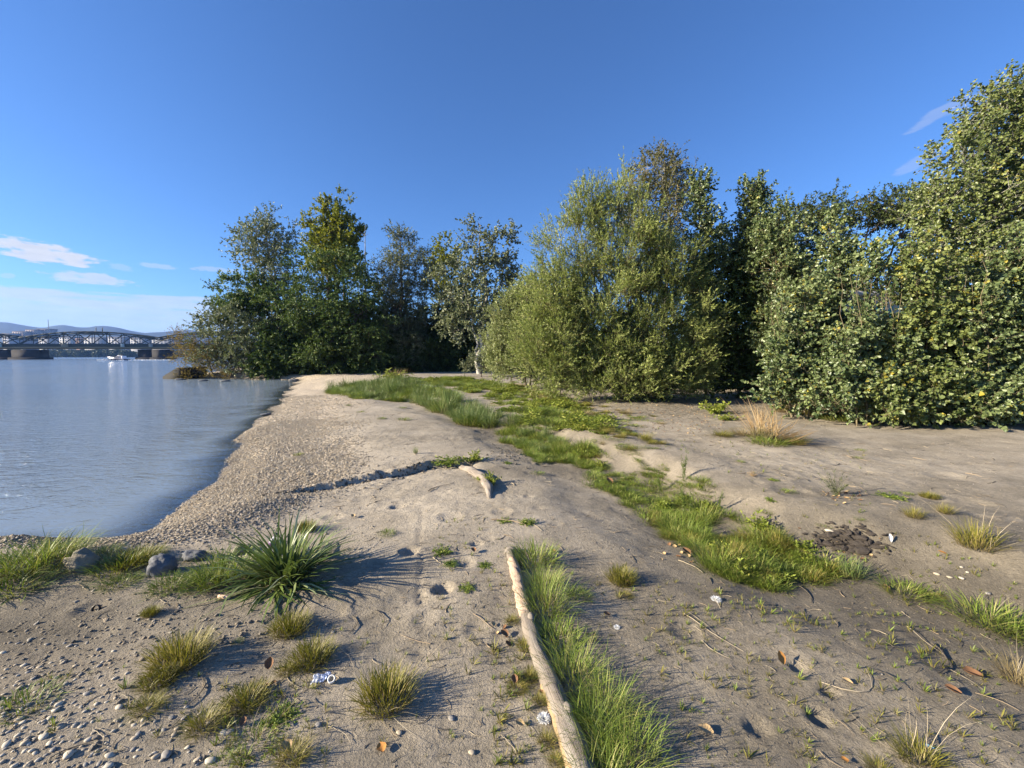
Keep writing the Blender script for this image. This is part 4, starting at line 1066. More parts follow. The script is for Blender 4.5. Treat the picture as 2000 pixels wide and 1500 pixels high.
strip('gully_grass', 'lush grass filling the gully between crest and open sand', [(1020, 855), (1080, 850), (1180, 880), (1290, 905), (1400, 950), (1390, 990), (1460, 1020), (1560, 1060), (1640, 1105), (1610, 1140), (1510, 1120), (1500, 1150), (1380, 1110), (1290, 1040), (1200, 970), (1130, 935), (1040, 900)],
      620, ['lush', 'short', 'long', 'tangreen', 'lush', 'weed', 'short'], .185, (.4, .95), -.24, 3)
strip('gully_grass', 'shorter fresh grass at the near end of the gully', [(1400, 1050), (1510, 1060), (1620, 1110), (1600, 1140), (1520, 1125), (1505, 1150), (1400, 1120)], 240, ['short', 'lush', 'tangreen', 'short'], .135, (.45, .95), -.35, 4)
strip('gully_grass', 'darker rushes at the far head of the gully', [(975, 840), (1060, 845), (1110, 880), (1090, 900), (1030, 885), (985, 865)], 90, ['rush', 'lush'], .2, (.6, 1), -.3, 5)
strip('meadow_grass', 'dull green meadow strip beside the pebble beach', [(640, 765), (700, 752), (800, 752), (880, 765), (900, 790), (990, 815), (1040, 830), (960, 838), (900, 830), (860, 805), (800, 785), (700, 780)], 620, ['rush', 'lush', 'short', 'rush'], .42, (.5, .95), -.22, 6)
strip('meadow_grass', 'yellow-green ground plants on the damp flat before the willow', [(760, 742), (900, 738), (1000, 752), (1060, 765), (1130, 790), (1210, 830), (1190, 850), (1100, 838), (1020, 835), (980, 800), (930, 770), (860, 755)], 1000, ['weed', 'lowgreen', 'short', 'weed', 'lush'], .36, (.3, .55), -.26, 7)
strip('meadow_grass', 'thin grass along the foot of the big willow', [(990, 740), (1060, 760), (1200, 800), (1300, 815), (1290, 830), (1200, 835), (1120, 800), (1020, 770)], 160, ['tangreen', 'tan', 'short'], .26, (.3, .5), -.2, 8)
strip('meadow_grass', 'straw and grass clumps on the edge of the gully beyond the lush strip', [(1150, 830), (1240, 845), (1300, 870), (1260, 890), (1170, 870)], 60, ['tan', 'tangreen', 'short'], .2, (.35, .6), -.2, 9)

# ---- tiny seedlings and plant litter over the silt
def scatter_px(regions, seed):
    R = np.random.default_rng(seed); out = []
    for (x0, y0, x1, y1, n) in regions:
        a = [ground(x, y, False) for (x, y) in ((x0, y0), (x1, y0), (x1, y1), (x0, y1))]
        u, v = R.random(n), R.random(n)
        p = [(a[0].lerp(a[1], float(s))).lerp(a[3].lerp(a[2], float(s)), float(t)) for s, t in zip(u, v)]
        out += [(q.x, q.y) for q in p]
    P = np.array(out); return np.stack([P[:, 0], P[:, 1], H(P[:, 0], P[:, 1])], 1)


R_ = np.random.default_rng(50)
SEED = [proto('grass_source', tuft_mesh('sprig', G_dry, n=7, r0=.1, h=.8, lean=.8, curve=.5, w=.07, seed=s)) for s in (41, 42)] + [proto('grass_source', tuft_mesh('sprig', G_lush, n=9, r0=.1, h=.7, lean=1.2, curve=.5, w=.07, seed=43))]
P = scatter_px([(1280, 1180, 1990, 1500, 560), (1250, 1140, 1500, 1300, 100), (1660, 1050, 1990, 1200, 170), (1420, 880, 1700, 1040, 160), (1100, 1120, 1300, 1300, 60), (850, 1010, 1000, 1300, 120), (960, 1250, 1060, 1500, 150), (420, 1330, 640, 1500, 180), (650, 1200, 980, 1480, 60), (1180, 830, 1480, 900, 160), (60, 1300, 400, 1480, 60)], 51)
n = len(P); sc = R_.lognormal(math.log(.028), .5, n).clip(.01, .075)
instancer('seedlings', P, np.stack([R_.normal(0, .2, n), R_.normal(0, .2, n), R_.uniform(0, 6.28, n)], 1), np.stack([sc, sc, sc], 1), R_.integers(0, 3, n), SEED, label='tiny grass seedlings dotted over the damp silt', cat='seedlings')


def stick_mesh(name, m, L=1., r=.5, seed=0, bend=.12, K=7, fork=False):
    R = np.random.default_rng(seed)
    t = np.linspace(0, 1, K)
    P = np.stack([(t - .5) * L, bend * L * np.sin(t * 3.1) * R.choice([-1, 1]) + np.cumsum(R.normal(0, .012 * L, K)), np.abs(R.normal(0, .006 * L, K))], 1)
    tb = [tubes(P[None], (r * (1 - .55 * t))[None], 5)]
    if fork:
        a = P[3]; b = a + np.array([.3, .2, .05]) * L
        tb.append(tubes(np.array([np.linspace(a, b, 4)]), (r * .6 * np.linspace(1, .4, 4))[None], 4))
    v, f = merge(tb); return mesh_np(name, v, f, m, smooth=True)


M_straw = plain('bleached_straw', (.42, .35, .24), .7, .2, 9)
M_twig = plain('dark_twig', (.10, .085, .065), .8, .35, 9)
M_tanstick = plain('tan_stick', (.30, .23, .15), .8, .3, 9)
LIT = [proto('litter_source', stick_mesh('bit', M_straw, 1, .022, 1)), proto('litter_source', stick_mesh('bit', M_twig, 1, .03, 2, .2)), proto('litter_source', stick_mesh('bit', M_twig, 1, .028, 3, .05)), proto('litter_source', stick_mesh('bit', M_tanstick, 1, .03, 4, .1))]
P = scatter_px([(1280, 1150, 1990, 1500, 700), (820, 1000, 1280, 1480, 600), (400, 1150, 980, 1500, 650), (20, 1150, 420, 1500, 420), (1380, 860, 1990, 1150, 650), (1180, 800, 1480, 900, 500), (560, 880, 1000, 1060, 450), (700, 800, 1000, 900, 100), (1050, 900, 1300, 1150, 160)], 52)
n = len(P); sc = R_.lognormal(math.log(.03), .6, n).clip(.01, .12) * np.clip(P[:, 1] / 3, .7, 2)
P[:, 2] += .003
instancer('plant_litter', P, np.stack([R_.normal(0, .1, n), R_.normal(0, .12, n), R_.uniform(0, 6.28, n)], 1), np.stack([sc, sc, sc], 1), R_.integers(0, 4, n), LIT, label='broken straw and twig bits strewn over the silt', cat='plant litter')

# ------------------------------------------------------------------ pebbles
def pebble_mat():
    b = NT('river_pebble'); o = b.obj(); r = b.n('ShaderNodeObjectInfo').outputs['Random']
    c = b.ramp(r, [(0, (.36, .33, .28)), (.12, (.50, .44, .35)), (.4, (.64, .52, .37)), (.65, (.70, .59, .43)), (.82, (.60, .55, .47)), (1, (.76, .71, .61))])
    c = b.mix(b.maprange(b.noise(2.5, 4, .6, o), .4, .7, 0, .4), c, (.34, .27, .18))
    return b.done(b.pbr(c, .75, b.bump(b.noise(7, 4, .6, o), .06), .25))


M_peb = pebble_mat()


def pebble_mesh(seed, sub=1, m=M_peb):
    R = np.random.default_rng(seed)
    import bmesh
    bm = bmesh.new(); bmesh.ops.create_icosphere(bm, subdivisions=sub, radius=.5)
    s = np.array([1, R.uniform(.58, .9), R.uniform(.26, .44)])
    for v in bm.verts:
        k = 1 + R.normal(0, .085); v.co = Vector((v.co.x * s[0] * k, v.co.y * s[1] * k, v.co.z * s[2] * k))
    me = bpy.data.meshes.new('pebble'); bm.to_mesh(me); bm.free()
    me.polygons.foreach_set('use_smooth', np.ones(len(me.polygons), bool)); me.materials.append(m)
    return me


PEB = [pebble_mesh(s) for s in range(5)]
PEB_HI = [pebble_mesh(20 + s, 2) for s in range(4)]
M_pale = plain('pale_pebble', (.47, .42, .33), .75, .12, 4); M_grey = plain('grey_pebble', (.25, .232, .205), .7, .3, 6); M_tanp = plain('tan_pebble', (.38, .32, .235), .75, .15, 4)
HIP = {k: [pebble_mesh(70 + i, 2, m) for i in range(2)] for k, m in (('pale', M_pale), ('grey', M_grey), ('tan', M_tanp))}
# single pebbles that show large
R_ = np.random.default_rng(60)
gp = 'loose pebbles in the gravelly corner'
cells = set(); cnt = 0
while cnt < 250:
    px, py = R_.uniform(0, 420), R_.uniform(1255, 1498)
    if R_.random() > np.clip((420 - px) / 300, .12, 1) * np.clip((py - 1220) / 150, .2, 1): continue
    if 230 < px < 420 and 1240 < py < 1400 and R_.random() < .7: continue
    c = (int(px / 13), int(py / 11))
    if c in cells: continue
    cells.add(c); cnt += 1
    g = ground(px, py); s = R_.choice([.014, .019, .025, .032, .040], p=[.25, .3, .25, .14, .06])
    kc = int(R_.integers(0, 3))
    plc = 'near the low bright green tuft' if px < 130 and py < 1420 else 'along the lower picture edge' if py > 1435 else 'around the large olive tuft' if px > 230 else 'on the silt in the middle of the gravelly corner'
    lb = ('larger ' if s > .024 else 'small ') + ('pale', 'tan', 'grey')[kc] + ' river pebble ' + plc
    obj('pebble', HIP[('pale', 'tan', 'grey')[kc]][cnt % 2], None, TRS(g + Vector((0, 0, s * .05)), R_.uniform(0, 6.28), s, R_.normal(0, .15), R_.normal(0, .15)), label=lb, cat='pebble', group=gp)
for i, (px, py, w, k, lb) in enumerate([(438, 1432, 19, 'pale', 'egg-like pale pebble, slimmer of the pair by the thin grass patch'), (448, 1431, 20, 'tan', 'egg-like tan pebble, darker of the pair by the thin grass patch'), (622, 1417, 16, 'grey', 'bluish round pebble above the straw in front of the plastic scrap'), (233, 1382, 17, 'pale', 'smooth pale round pebble beside the ragged flat tuft'),
                                        (498, 1177, 14, 'grey', 'dark grey pebble in the shadow below the sedge'), (882, 1404, 17, 'grey', 'dark pebble with a weed sprig near the log'), (922, 1462, 15, 'tan', 'brown pebble lying alone near the lower edge'), (411, 1487, 22, 'pale', 'pale oval pebble at the lower edge beside the green tuft'),
                                        (1878, 1108, 7, 'pale', 'white pebble nearest the straw tuft on the open sand'), (1890, 1118, 8, 'pale', 'white pebble just before the one by the straw tuft'), (1878, 1130, 10, 'pale', 'largest white pebble of the group on the open sand'), (1855, 1128, 10, 'tan', 'flat tan pebble beside the white group'), (1830, 1122, 11, 'tan', 'long tan pebble at the end of the white group'), (1930, 1160, 12, 'grey', 'grey pebble above the fresh green clump'),
                                        (780, 1432, 14, 'tan', 'chalky crumb beside the orange leaf'), (1620, 1038, 16, 'pale', 'pale stone lying on the ash heap'), (85, 1433, 20, 'pale', 'pale pebble at the gravelly corner below the low green tuft'), (325, 1475, 24, 'grey', 'blue-grey speckled pebble at the lower edge of the gravel'), (134, 1475, 22, 'pale', 'largest pale pebble at the lower edge of the gravel')]):
    g = ground(px, py); s = w * depth_of(g) / F
    obj('pebble', HIP[k][i % 2], None, TRS(g + Vector((0, 0, s * .08)), R_.uniform(0, 3), (s, s, s)), label=lb, cat='pebble', group='single pebbles on the sand')
# everything smaller: gravel of the beach and grit on the silt
PP = [proto('gravel_source', m) for m in PEB]
xy = []
R_ = np.random.default_rng(61)
for (n_, y0, y1) in [(36000, 3.4, 7.5), (26000, 7.5, 12), (12000, 12, 20)]:
    y = R_.uniform(y0, y1, n_ * 2)
    sx = np.interp(y, [4.1, 5.3, 6.2, 7.6, 8.6, 10.6, 13.5, 15.8, 22], [-4.4, -4.5, -4.75, -5.5, -6.0, -7, -8.2, -9.3, -12.2])
    x = sx - .4 + R_.random(n_ * 2) ** 1.15 * np.interp(y, [4.1, 5, 8, 12, 20], [3.6, 3.6, 4.2, 4.6, 6.5])
    _, g_, _, _, d_ = surface_attrs(x, y)
    keep = (R_.random(len(x)) < g_ * 1.1 + .015) & (d_ > -.35)
    xy.append(np.stack([x, y], 1)[keep][:n_])
for (n_, x0, x1, y0, y1, cx_) in [(3500, -3.6, -.9, 1.4, 2.6, 1), (1700, -4.5, -1.2, 2.4, 3.6, 0)]:
    x = R_.uniform(x0, x1, n_); y = R_.uniform(y0, y1, n_)
    k = R_.random(n_) < np.clip((-1.05 - x) / .7 * (1 if cx_ else .6), .05, 1) * (.35 + fbm(x * 2, y * 2, 2))
    xy.append(np.stack([x, y], 1)[k])
x = R_.uniform(-3.5, 9, 16000); y = 1.3 + R_.random(16000) ** 1.7 * 9; k = shore(x, y)[0] > 1
xy.append(np.stack([x, y], 1)[k]); n_grit = int(k.sum())
XY = np.concatenate(xy); n = len(XY)
s = R_.lognormal(math.log(.021), .38, n).clip(.009, .05)
s[-n_grit:] = R_.lognormal(math.log(.0062), .5, n_grit).clip(.003, .02)
s *= np.interp(XY[:, 1], [3, 6, 12, 20], [.85, 1.05, 1.35, 1.7])
z = H(XY[:, 0], XY[:, 1]) + s * .08
instancer('gravel', np.stack([XY[:, 0], XY[:, 1], z], 1), np.stack([R_.normal(0, .25, n), R_.normal(0, .25, n), R_.uniform(0, 6.28, n)], 1), np.stack([s, s, s * R_.uniform(.55, 1.0, n)], 1), R_.integers(0, 5, n), PP, label='tan river gravel covering the beach slope by the water', cat='gravel')


# ------------------------------------------------------------------ stones, driftwood, sticks
def lump(name, m, sc, seed, rough=.12, sub=4, freq=1.6, flat=0.):
    import bmesh
    bm = bmesh.new(); bmesh.ops.create_icosphere(bm, subdivisions=sub, radius=.5)
    R = np.random.default_rng(seed); o = R.uniform(0, 50, 3)
    co = np.array([v.co for v in bm.verts])
    nz = fbm(co[:, 0] * freq * 2 + o[0], co[:, 1] * freq * 2 + co[:, 2] * 2.7 + o[1], 4)
    cut = np.round(nz * 3) / 3 * .5 + nz * .5
    for v, k in zip(bm.verts, cut):
        f = 1 + rough * 2.2 * k
        v.co = Vector((v.co.x * sc[0] * f, v.co.y * sc[1] * f, max(v.co.z * sc[2] * f, -.4 * sc[2])))
    me = bpy.data.meshes.new(name); bm.to_mesh(me); bm.free(); me.materials.append(m)
    me.polygons.foreach_set('use_smooth', np.full(len(me.polygons), name != 'clod'))
    return me


M_stone_tan = plain('tan_stone', (.20, .175, .13), .9, .45, 9, .012); M_stone_grey = plain('grey_stone', (.11, .115, .125), .75, .35, 7, .008)
for (px, py, sc, m, rz, lb, sd) in [(160, 1113, (.21, .15, .19), M_stone_tan, .2, 'tan flat-topped boulder on the bank between the grass clumps', 3), (318, 1118, (.19, .145, .18), M_stone_grey, .5, 'blue-grey boulder beside the sedge end of the bank', 4), (378, 1092, (.2, .12, .09), M_stone_grey, 0, 'dark low rock behind the blue-grey boulder', 6), (470, 1078, (.16, .12, .07), M_stone_tan, 1, 'half-buried rock at the upper edge of the bank grass', 8)]:
    g = ground(px, py); obj('boulder', lump('boulder', m, sc, sd, .2), None, TRS(g + Vector((0, 0, sc[2] * .3)), rz), label=lb, cat='boulder', group='boulders on the bank')
for (px, py, w, lb) in [(575, 743, .5, 'flat dark stone at the end of the beach by the water'), (440, 745, .5, 'dark shore stone under the riverside bushes'), (397, 744, .45, 'dark shore stone next to the concrete ramp'), (352, 742, .5, 'dark stone lying at the foot of the concrete ramp'), (520, 812, .22, 'dark stone washed by the water at the beach')]:
    Y = 2.05 * F / (py - HOR); c = at(px, py, Y)
    obj('shore_stone', lump('shore_stone', M_stone_grey, (w * 1.5, w, w * .4), int(px)), None, TRS(Vector((c.x, c.y, WATER_Z + .04)), .3), label=lb, cat='stone', group='stones along the water')


def wood_mat(name, a, c, e):
    b = NT(name); uvw = b.n('ShaderNodeAttribute', attribute_name='along').outputs['Vector']
    m = b.n('ShaderNodeMapping', {'Vector': uvw, 'Scale': (5, 2.2, 1)}).outputs[0]
    m2 = b.n('ShaderNodeMapping', {'Vector': uvw, 'Scale': (70, 1.6, 1)}).outputs[0]
    gr = b.noise(1.6, 6, .65, m2); pt = b.noise(1.5, 4, .6, m)
    col = b.mix(b.maprange(pt, .35, .7), a, c)
    col = b.mix(b.maprange(gr,  .54, .68, 0, .8), col, e)
    return b.done(b.pbr(col, .8, b.bump(gr, .006), .2))


M_log = wood_mat('weathered_wood', (.215, .18, .145), (.29, .26, .22), (.07, .055, .045))
M_saw = plain('split_yellow_wood', (.31, .225, .125), .85, .35, 20, .004)
M_log_bark = wood_mat('flaking_bark', (.40, .29, .21), (.48, .37, .28), (.12, .08, .055))


def log_mesh(name, path, rad, m, seed, S_=18, K=60, rough=.15, flat_side=None):
    R = np.random.default_rng(seed)
    P = np.array([list(p) for p in path]); t = np.linspace(0, 1, len(P)); tt = np.linspace(0, 1, K)
    Q = np.stack([np.interp(tt, t, P[:, k]) for k in range(3)], 1); r = np.interp(tt, t, rad)
    ker = np.ones(7) / 7
    for k in range(3):
        Q[3:-3, k] = np.convolve(Q[:, k], ker, 'valid')
    T = norm(np.gradient(Q, axis=0)); U = norm(np.cross(T, [[0, 0, 1]])); Vv = np.cross(U, T)
    a = np.arange(S_) * 2 * np.pi / S_
    A, TT = np.meshgrid(a, tt)
    f = 1 + rough * (fbm(np.cos(A) * 2 + TT * 14 + seed, np.sin(A) * 2 + TT * 5, 4) * 1.6 + .5 * vnoise(A * 6, TT * 4))
    rr = r[:, None] * f
    ring = Q[:, None] + rr[..., None] * (np.cos(A)[..., None] * U[:, None] + np.sin(A)[..., None] * Vv[:, None])
    V = ring.reshape(-1, 3)
    b = (np.arange(K - 1) * S_)[:, None]; i = np.arange(S_)[None]; j = (i + 1) % S_
    Fc = np.stack([b + i, b + j, b + S_ + j, b + S_ + i], -1).reshape(-1, 4)
    n0 = len(V); V = np.concatenate([V, Q[:1], Q[-1:]])
    caps = np.concatenate([np.stack([j[0], i[0], np.full(S_, n0)], 1), np.stack([i[0] + (K - 1) * S_, j[0] + (K - 1) * S_, np.full(S_, n0 + 1)], 1)])
    me = mesh_np(name, V, [Fc, caps], m, smooth=True)
    al = np.zeros((len(V), 3)); al[:n0, 0] = np.cos(A).ravel() * .12; al[:n0, 1] = TT.ravel() * 2.0; al[:n0, 2] = np.sin(A).ravel() * .12
    at_ = me.attributes.new('along', 'FLOAT_VECTOR', 'POINT'); at_.data.foreach_set('vector', al.astype(np.float32).ravel())
    return me, Q, r


lp = [(996, 1080), (1008, 1120), (1018, 1165), (1030, 1215), (1048, 1270), (1072, 1330), (1096, 1390), (1118, 1450), (1142, 1520), (1165, 1600)]
lr = [.036, .041, .043, .045, .047, .051, .054, .057, .060, .063]
path = []
for (px, py), r in zip(lp, lr):
    g = ground(px, py, False); path.append(g + Vector((0, 0, r * .12)))
me, LQ, LRr = log_mesh('log_wood', path, lr, M_log, 3)
lroot = empty('log', path[4], label='long weathered pale log lying along the crest beside tall grass', cat='log')
obj('wood', me, lroot)
nb = int(60 * .22)
bp_ = [Vector(LQ[i]) + Vector((-.003, 0, .004)) for i in range(3, nb + 8, 2)]
me2, _, _ = log_mesh('bark', bp_, [LRr[i] * 1.05 for i in range(3, nb + 8, 2)], M_log_bark, 9, K=60, rough=.22)
obj('bark', me2, lroot, label='flaking cracked bark near the far tip')
sp_ = [Vector(LQ[i]) + Vector((-LRr[i] * .62, 0, -LRr[i] * .05)) for i in range(34, 60, 3)]
me3, _, _ = log_mesh('split_face', sp_, [LRr[i] * .52 for i in range(34, 60, 3)], M_saw, 12, K=40, rough=.05)
obj('split_face', me3, lroot, label='yellow split face along the sunny side')
# knob at the far tip and two knots
g = Vector(LQ[0]); obj('knot', lump('knot', M_log, (.11, .09, .07), 5, .15), lroot, TRS(g + Vector((.005, .02, .004)), .4))
for i in (20, 41):
    obj('knot', lump('knot', M_log, (.05, .07, .04), i, .1, 3), lroot, TRS(Vector(LQ[i]) + Vector((.02, 0, LRr[i] * .82)), .2))
dp = [(902, 915), (925, 925), (945, 938), (955, 955), (957, 975)]; dr = [.045, .06, .062, .055, .018]
me, _, _ = log_mesh('driftwood', [ground(px, py, False) + Vector((0, 0, r * .35)) for (px, py), r in zip(dp, dr)], dr, M_log, 21, rough=.3)
obj('driftwood', me, None, label='short bent piece of driftwood with pointed end among weeds', cat='driftwood')

SG = 'sticks lying on the silt'
ST = {'straw': [stick_mesh('stick', M_straw, 1, .011, s) for s in (1, 2)], 'thin': [stick_mesh('stick', M_straw, 1, .006, s, .03) for s in (11, 12)], 'dark': [stick_mesh('stick', M_twig, 1, .014, s) for s in (3, 4)], 'tan': [stick_mesh('stick', M_tanstick, 1, .016, s) for s in (5, 6)], 'fork': [stick_mesh('stick', M_tanstick, 1, .013, s, .05, fork=True) for s in (7, 8)], 'hook': [stick_mesh('stick', M_straw, 1, .009, s, .35) for s in (9, 10)]}
for i, (x0, y0, x1, y1, k, lb) in enumerate([
        (1333, 1200, 1450, 1275, 'thin', 'long straw lying across the dark hollow below the feather tuft'), (1345, 1198, 1400, 1238, 'thin', 'short straw beside the long straw of the dark hollow'), (1370, 1252, 1425, 1288, 'straw', 'straw ending near the upright orange leaf'), (1550, 1290, 1605, 1325, 'thin', 'straight straw running off the orange leaf'),
        (1605, 1335, 1690, 1308, 'hook', 'curved hook-shaped straw right of the orange leaf'), (1700, 1308, 1775, 1350, 'dark', 'dark twig in the middle of the damp sand'), (1825, 1260, 1848, 1322, 'dark', 'upright dark twig on the far damp sand'), (1856, 1310, 1920, 1350, 'thin', 'pale straw beside the upright dark twig'), (1635, 1408, 1668, 1440, 'tan', 'short fat tan splinter near the lower edge'),
        (1600, 1470, 1650, 1505, 'tan', 'thick tan stick cut by the lower edge'), (1905, 1355, 1990, 1390, 'tan', 'reddish tan stick near the picture edge'), (1930, 1440, 1990, 1462, 'straw', 'straw below the reddish stick at the picture edge'), (1710, 1425, 1800, 1470, 'thin', 'long straw leading to the bluish feather'),
        (1325, 1095, 1372, 1120, 'straw', 'pale straw at the lower edge of the gully grass'), (1560, 1145, 1590, 1180, 'dark', 'curved dark twig under the gully grass end'), (1540, 1165, 1550, 1155, 'dark', 'tiny curled twig under the gully grass end'), (1845, 1238, 1880, 1265, 'dark', 'dark splinter before the fresh green clump'),
        (925, 1200, 965, 1228, 'fork', 'forked pale twig in the weeds on the sunny side of the log'), (960, 1015, 1030, 1028, 'tan', 'tan stick lying under flat weeds above the log tip'), (1020, 1015, 1058, 1038, 'straw', 'pale peeled stick in the weeds above the log tip'), (845, 1090, 905, 1108, 'straw', 'straw across the weedy patch by the wheel rut'), (690, 1205, 680, 1240, 'dark', 'dark twig standing in the tuft shadow'),
        (735, 1193, 750, 1222, 'dark', 'short dark twig near the crest weeds'), (840, 1260, 780, 1245, 'fork', 'forked twig between dome tuft and wheel rut'), (870, 1350, 815, 1385, 'hook', 'curled straw stalk reaching out of the dome tuft'), (660, 1265, 690, 1310, 'thin', 'bleached bent stalk above the plastic scrap'), (530, 1275, 580, 1277, 'straw', 'straw across the top of the olive tuft'),
        (520, 1360, 560, 1370, 'dark', 'thick dark stick behind the trampled mat'), (560, 1310, 585, 1345, 'straw', 'straw slanting below the brown leaf'), (640, 1420, 685, 1455, 'straw', 'straw next to the bluish pebble'), (690, 1445, 780, 1440, 'thin', 'long thin straw above the orange leaf on the ground'), (980, 1430, 1015, 1495, 'straw', 'bent straw near the lower edge left of the log'), (860, 1470, 872, 1490, 'dark', 'short dark twig at the lower edge'),
        (395, 1325, 360, 1385, 'dark', 'dark stem crossing from the large tuft to the pebbles'), (180, 1210, 225, 1190, 'dark', 'dark twig on the silt below the tan boulder'), (235, 1262, 258, 1248, 'tan', 'grey splinter above the pebbles'), (312, 1172, 352, 1180, 'straw', 'pale forked straw below the boulder grass'), (345, 1175, 352, 1190, 'tan', 'stub of a stick by the forked straw'),
        (148, 1140, 170, 1155, 'fork', 'small pale forked stick under the tan boulder'), (425, 1212, 465, 1208, 'dark', 'grey twig on the silt below the cork-like stub'), (100, 1480, 210, 1452, 'dark', 'long thin dark stick across the lower gravel'), (183, 1428, 200, 1462, 'straw', 'short white stick standing in the lower gravel'), (185, 1425, 245, 1440, 'thin', 'thin grey stalk in the lower gravel'), (238, 1358, 252, 1378, 'straw', 'short pale stick beside the round pebble'),
        (449, 1455, 462, 1412, 'straw', 'pale stick standing behind the egg-like pebbles'), (568, 942, 582, 925, 'tan', 'short thick stub at the end of the step on the gravel'), (715, 988, 740, 982, 'dark', 'dark stick lying alone on the crest'), (615, 965, 622, 970, 'straw', 'white stick stub on the gravel edge'), (835, 960, 880, 945, 'dark', 'dark roots lying beside the driftwood'), (832, 910, 870, 918, 'straw', 'straw before the creeping patch at the step'),
        (1770, 1225, 1840, 1280, 'thin', 'fallen grass stalk near the fresh green clump'), (1400, 1100, 1440, 1130, 'thin', 'straw along the edge of the near gully grass')]):
    a, b = ground(x0, y0), ground(x1, y1); L = (b - a).length; mid_ = (a + b) / 2
    o = obj('stick', ST[k][i % 2], None, Matrix.Translation(mid_ + Vector((0, 0, .006))) @ (b - a).to_track_quat('X', 'Z').to_matrix().to_4x4() @ Matrix.Diagonal((L, L if k != 'dark' else max(L, .3), L, 1)), label=lb, cat='stick', group=SG)

# ------------------------------------------------------------------ fallen leaves, feathers, litter
def curl_leaf(name, m, seed, curl=.35):
    R = np.random.default_rng(seed); n = 7
    t = np.linspace(0, 1, n); w = .42 * np.sin(np.pi * np.clip(t * .92 + .04, 0, 1)) ** .8
    V = []
    for ti, wi in zip(t, w):
        for s_ in (-1, -.5, 0, .5, 1):
            V.append((s_ * wi * (1 + R.normal(0, .05)), ti - .5, curl * (abs(s_) ** 1.5) * wi * 1.3 + .25 * curl * (ti - .5) ** 2 * 4 + R.normal(0, .012)))
    i = (np.arange(n - 1)[:, None] * 5 + np.arange(4)[None]).ravel()
    return mesh_np(name, np.array(V), np.stack([i, i + 1, i + 6, i + 5], 1), m, smooth=True)


M_or = plain('orange_dead_leaf', (.44, .20, .05), .8, .2, 5); M_br = plain('brown_dead_leaf', (.19, .10, .05), .85, .3, 5); M_tl = plain('tan_dead_leaf', (.40, .28, .14), .7, .25, 5)
LV = {'or': [curl_leaf('dead_leaf', M_or, s, .25) for s in (1, 2)], 'br': [curl_leaf('dead_leaf', M_br, s, .5) for s in (3, 4)], 'tl': [curl_leaf('dead_leaf', M_tl, s, .4) for s in (5, 6)]}
for i, (px, py, w, k, rx, rz, lb) in enumerate([
        (745, 1464, 22, 'or', .05, .6, 'bright orange fallen leaf lying flat on the silt'), (1525, 1287, 22, 'or', 1.0, .3, 'orange-brown leaf standing up on the damp sand with its shadow'), (527, 1296, 20, 'br', .9, .2, 'brown leaf standing upright beside the wispy tuft'), (1900, 1322, 30, 'br', .1, 1.2, 'long reddish-brown leaf on the damp sand toward the edge'), (1860, 1355, 24, 'br', .2, .9, 'curled brown leaf below the long reddish one'),
        (1378, 1432, 28, 'tl', .1, 1.1, 'tan willow leaf in the dark hollow behind the log grass'), (1655, 1335, 16, 'tl', .1, .8, 'small tan leaf near the hook-shaped straw'), (985, 1243, 18, 'br', .3, .8, 'brown leaf leaning on the fringe of the log'), (1005, 1332, 16, 'br', .4, .2, 'rust leaf on the weeds beside the log'), (1078, 1255, 14, 'br', .3, 2, 'rust leaf in the middle of the log grass'), (1080, 1080, 12, 'br', .2, 1, 'rust leaf beyond the dark clump at the log tip'), (1056, 1356, 10, 'br', .2, 1, 'rust speck of leaf on the log edge'),
        (1340, 1082, 18, 'br', .3, .5, 'brown leaf at the ridge-side edge of the gully grass'), (1365, 1050, 14, 'br', .3, .5, 'small rust leaf inside the gully grass'), (1190, 945, 16, 'br', .5, .4, 'dry curled leaf at the gully head'), (1840, 1082, 12, 'or', .2, 1, 'small orange leaf on the open sand below the straw tuft'), (1650, 1488, 14, 'or', .1, 1.5, 'yellow leaf fragment at the lower edge'), (1185, 1205, 14, 'br', .3, 1.5, 'brown leaf in the shade beyond the log grass'), (1015, 1418, 18, 'tl', .2, 1.3, 'tan leaf left of the fluffy white tuft'), (560, 1462, 22, 'tl', .3, 1, 'dry tan seed head on the trampled mat'), (475, 1415, 16, 'br', .3, .3, 'pinkish dry leaf by the thin grass patch'),
        (690, 1010, 10, 'tl', .2, .3, 'pale leaf crumb on the bare crest'), (1730, 1150, 12, 'br', .2, .3, 'brown leaf at the foot of the bright clump'), (925, 1078, 12, 'br', .3, .3, 'rust leaf behind the crest weeds'), (1225, 1145, 14, 'br', .5, .7, 'dry leaf caught at the foot of the round tuft')]):
    g = ground(px, py); s = w * depth_of(g) / F
    obj('fallen_leaf', LV[k][i % 2], None, TRS(g + Vector((0, 0, .008 + s * .45 * math.sin(rx))), rz, s, rx), label=lb, cat='leaf', group='fallen leaves on the sand')
for (px, py, n_) in []: pass
# brown leaf carpet under the willow
R_ = np.random.default_rng(90)
P = scatter_px([(1150, 790, 1420, 850, 420), (1290, 1060, 1360, 1100, 16), (1150, 930, 1220, 960, 18), (1600, 960, 1680, 985, 26), (1560, 1030, 1720, 1090, 12), (480, 1330, 540, 1360, 10), (960, 1200, 1000, 1280, 6)], 91)
n = len(P); sc = R_.uniform(.018, .045, n); P[:, 2] += .004
instancer('leaf_litter', P, np.stack([R_.normal(0, .35, n), R_.normal(0, .35, n), R_.uniform(0, 6.28, n)], 1), np.stack([sc, sc, sc], 1), R_.integers(0, 4, n), [proto('litter_source', m) for m in LV['br'] + LV['tl']], label='brown leaf litter under the willow and at the gully edge', cat='leaf litter')

M_fe = plain('white_feather', (.78, .78, .76), .7, .06, 20); M_fb = plain('bluish_feather', (.20, .34, .38), .6, .15, 20)


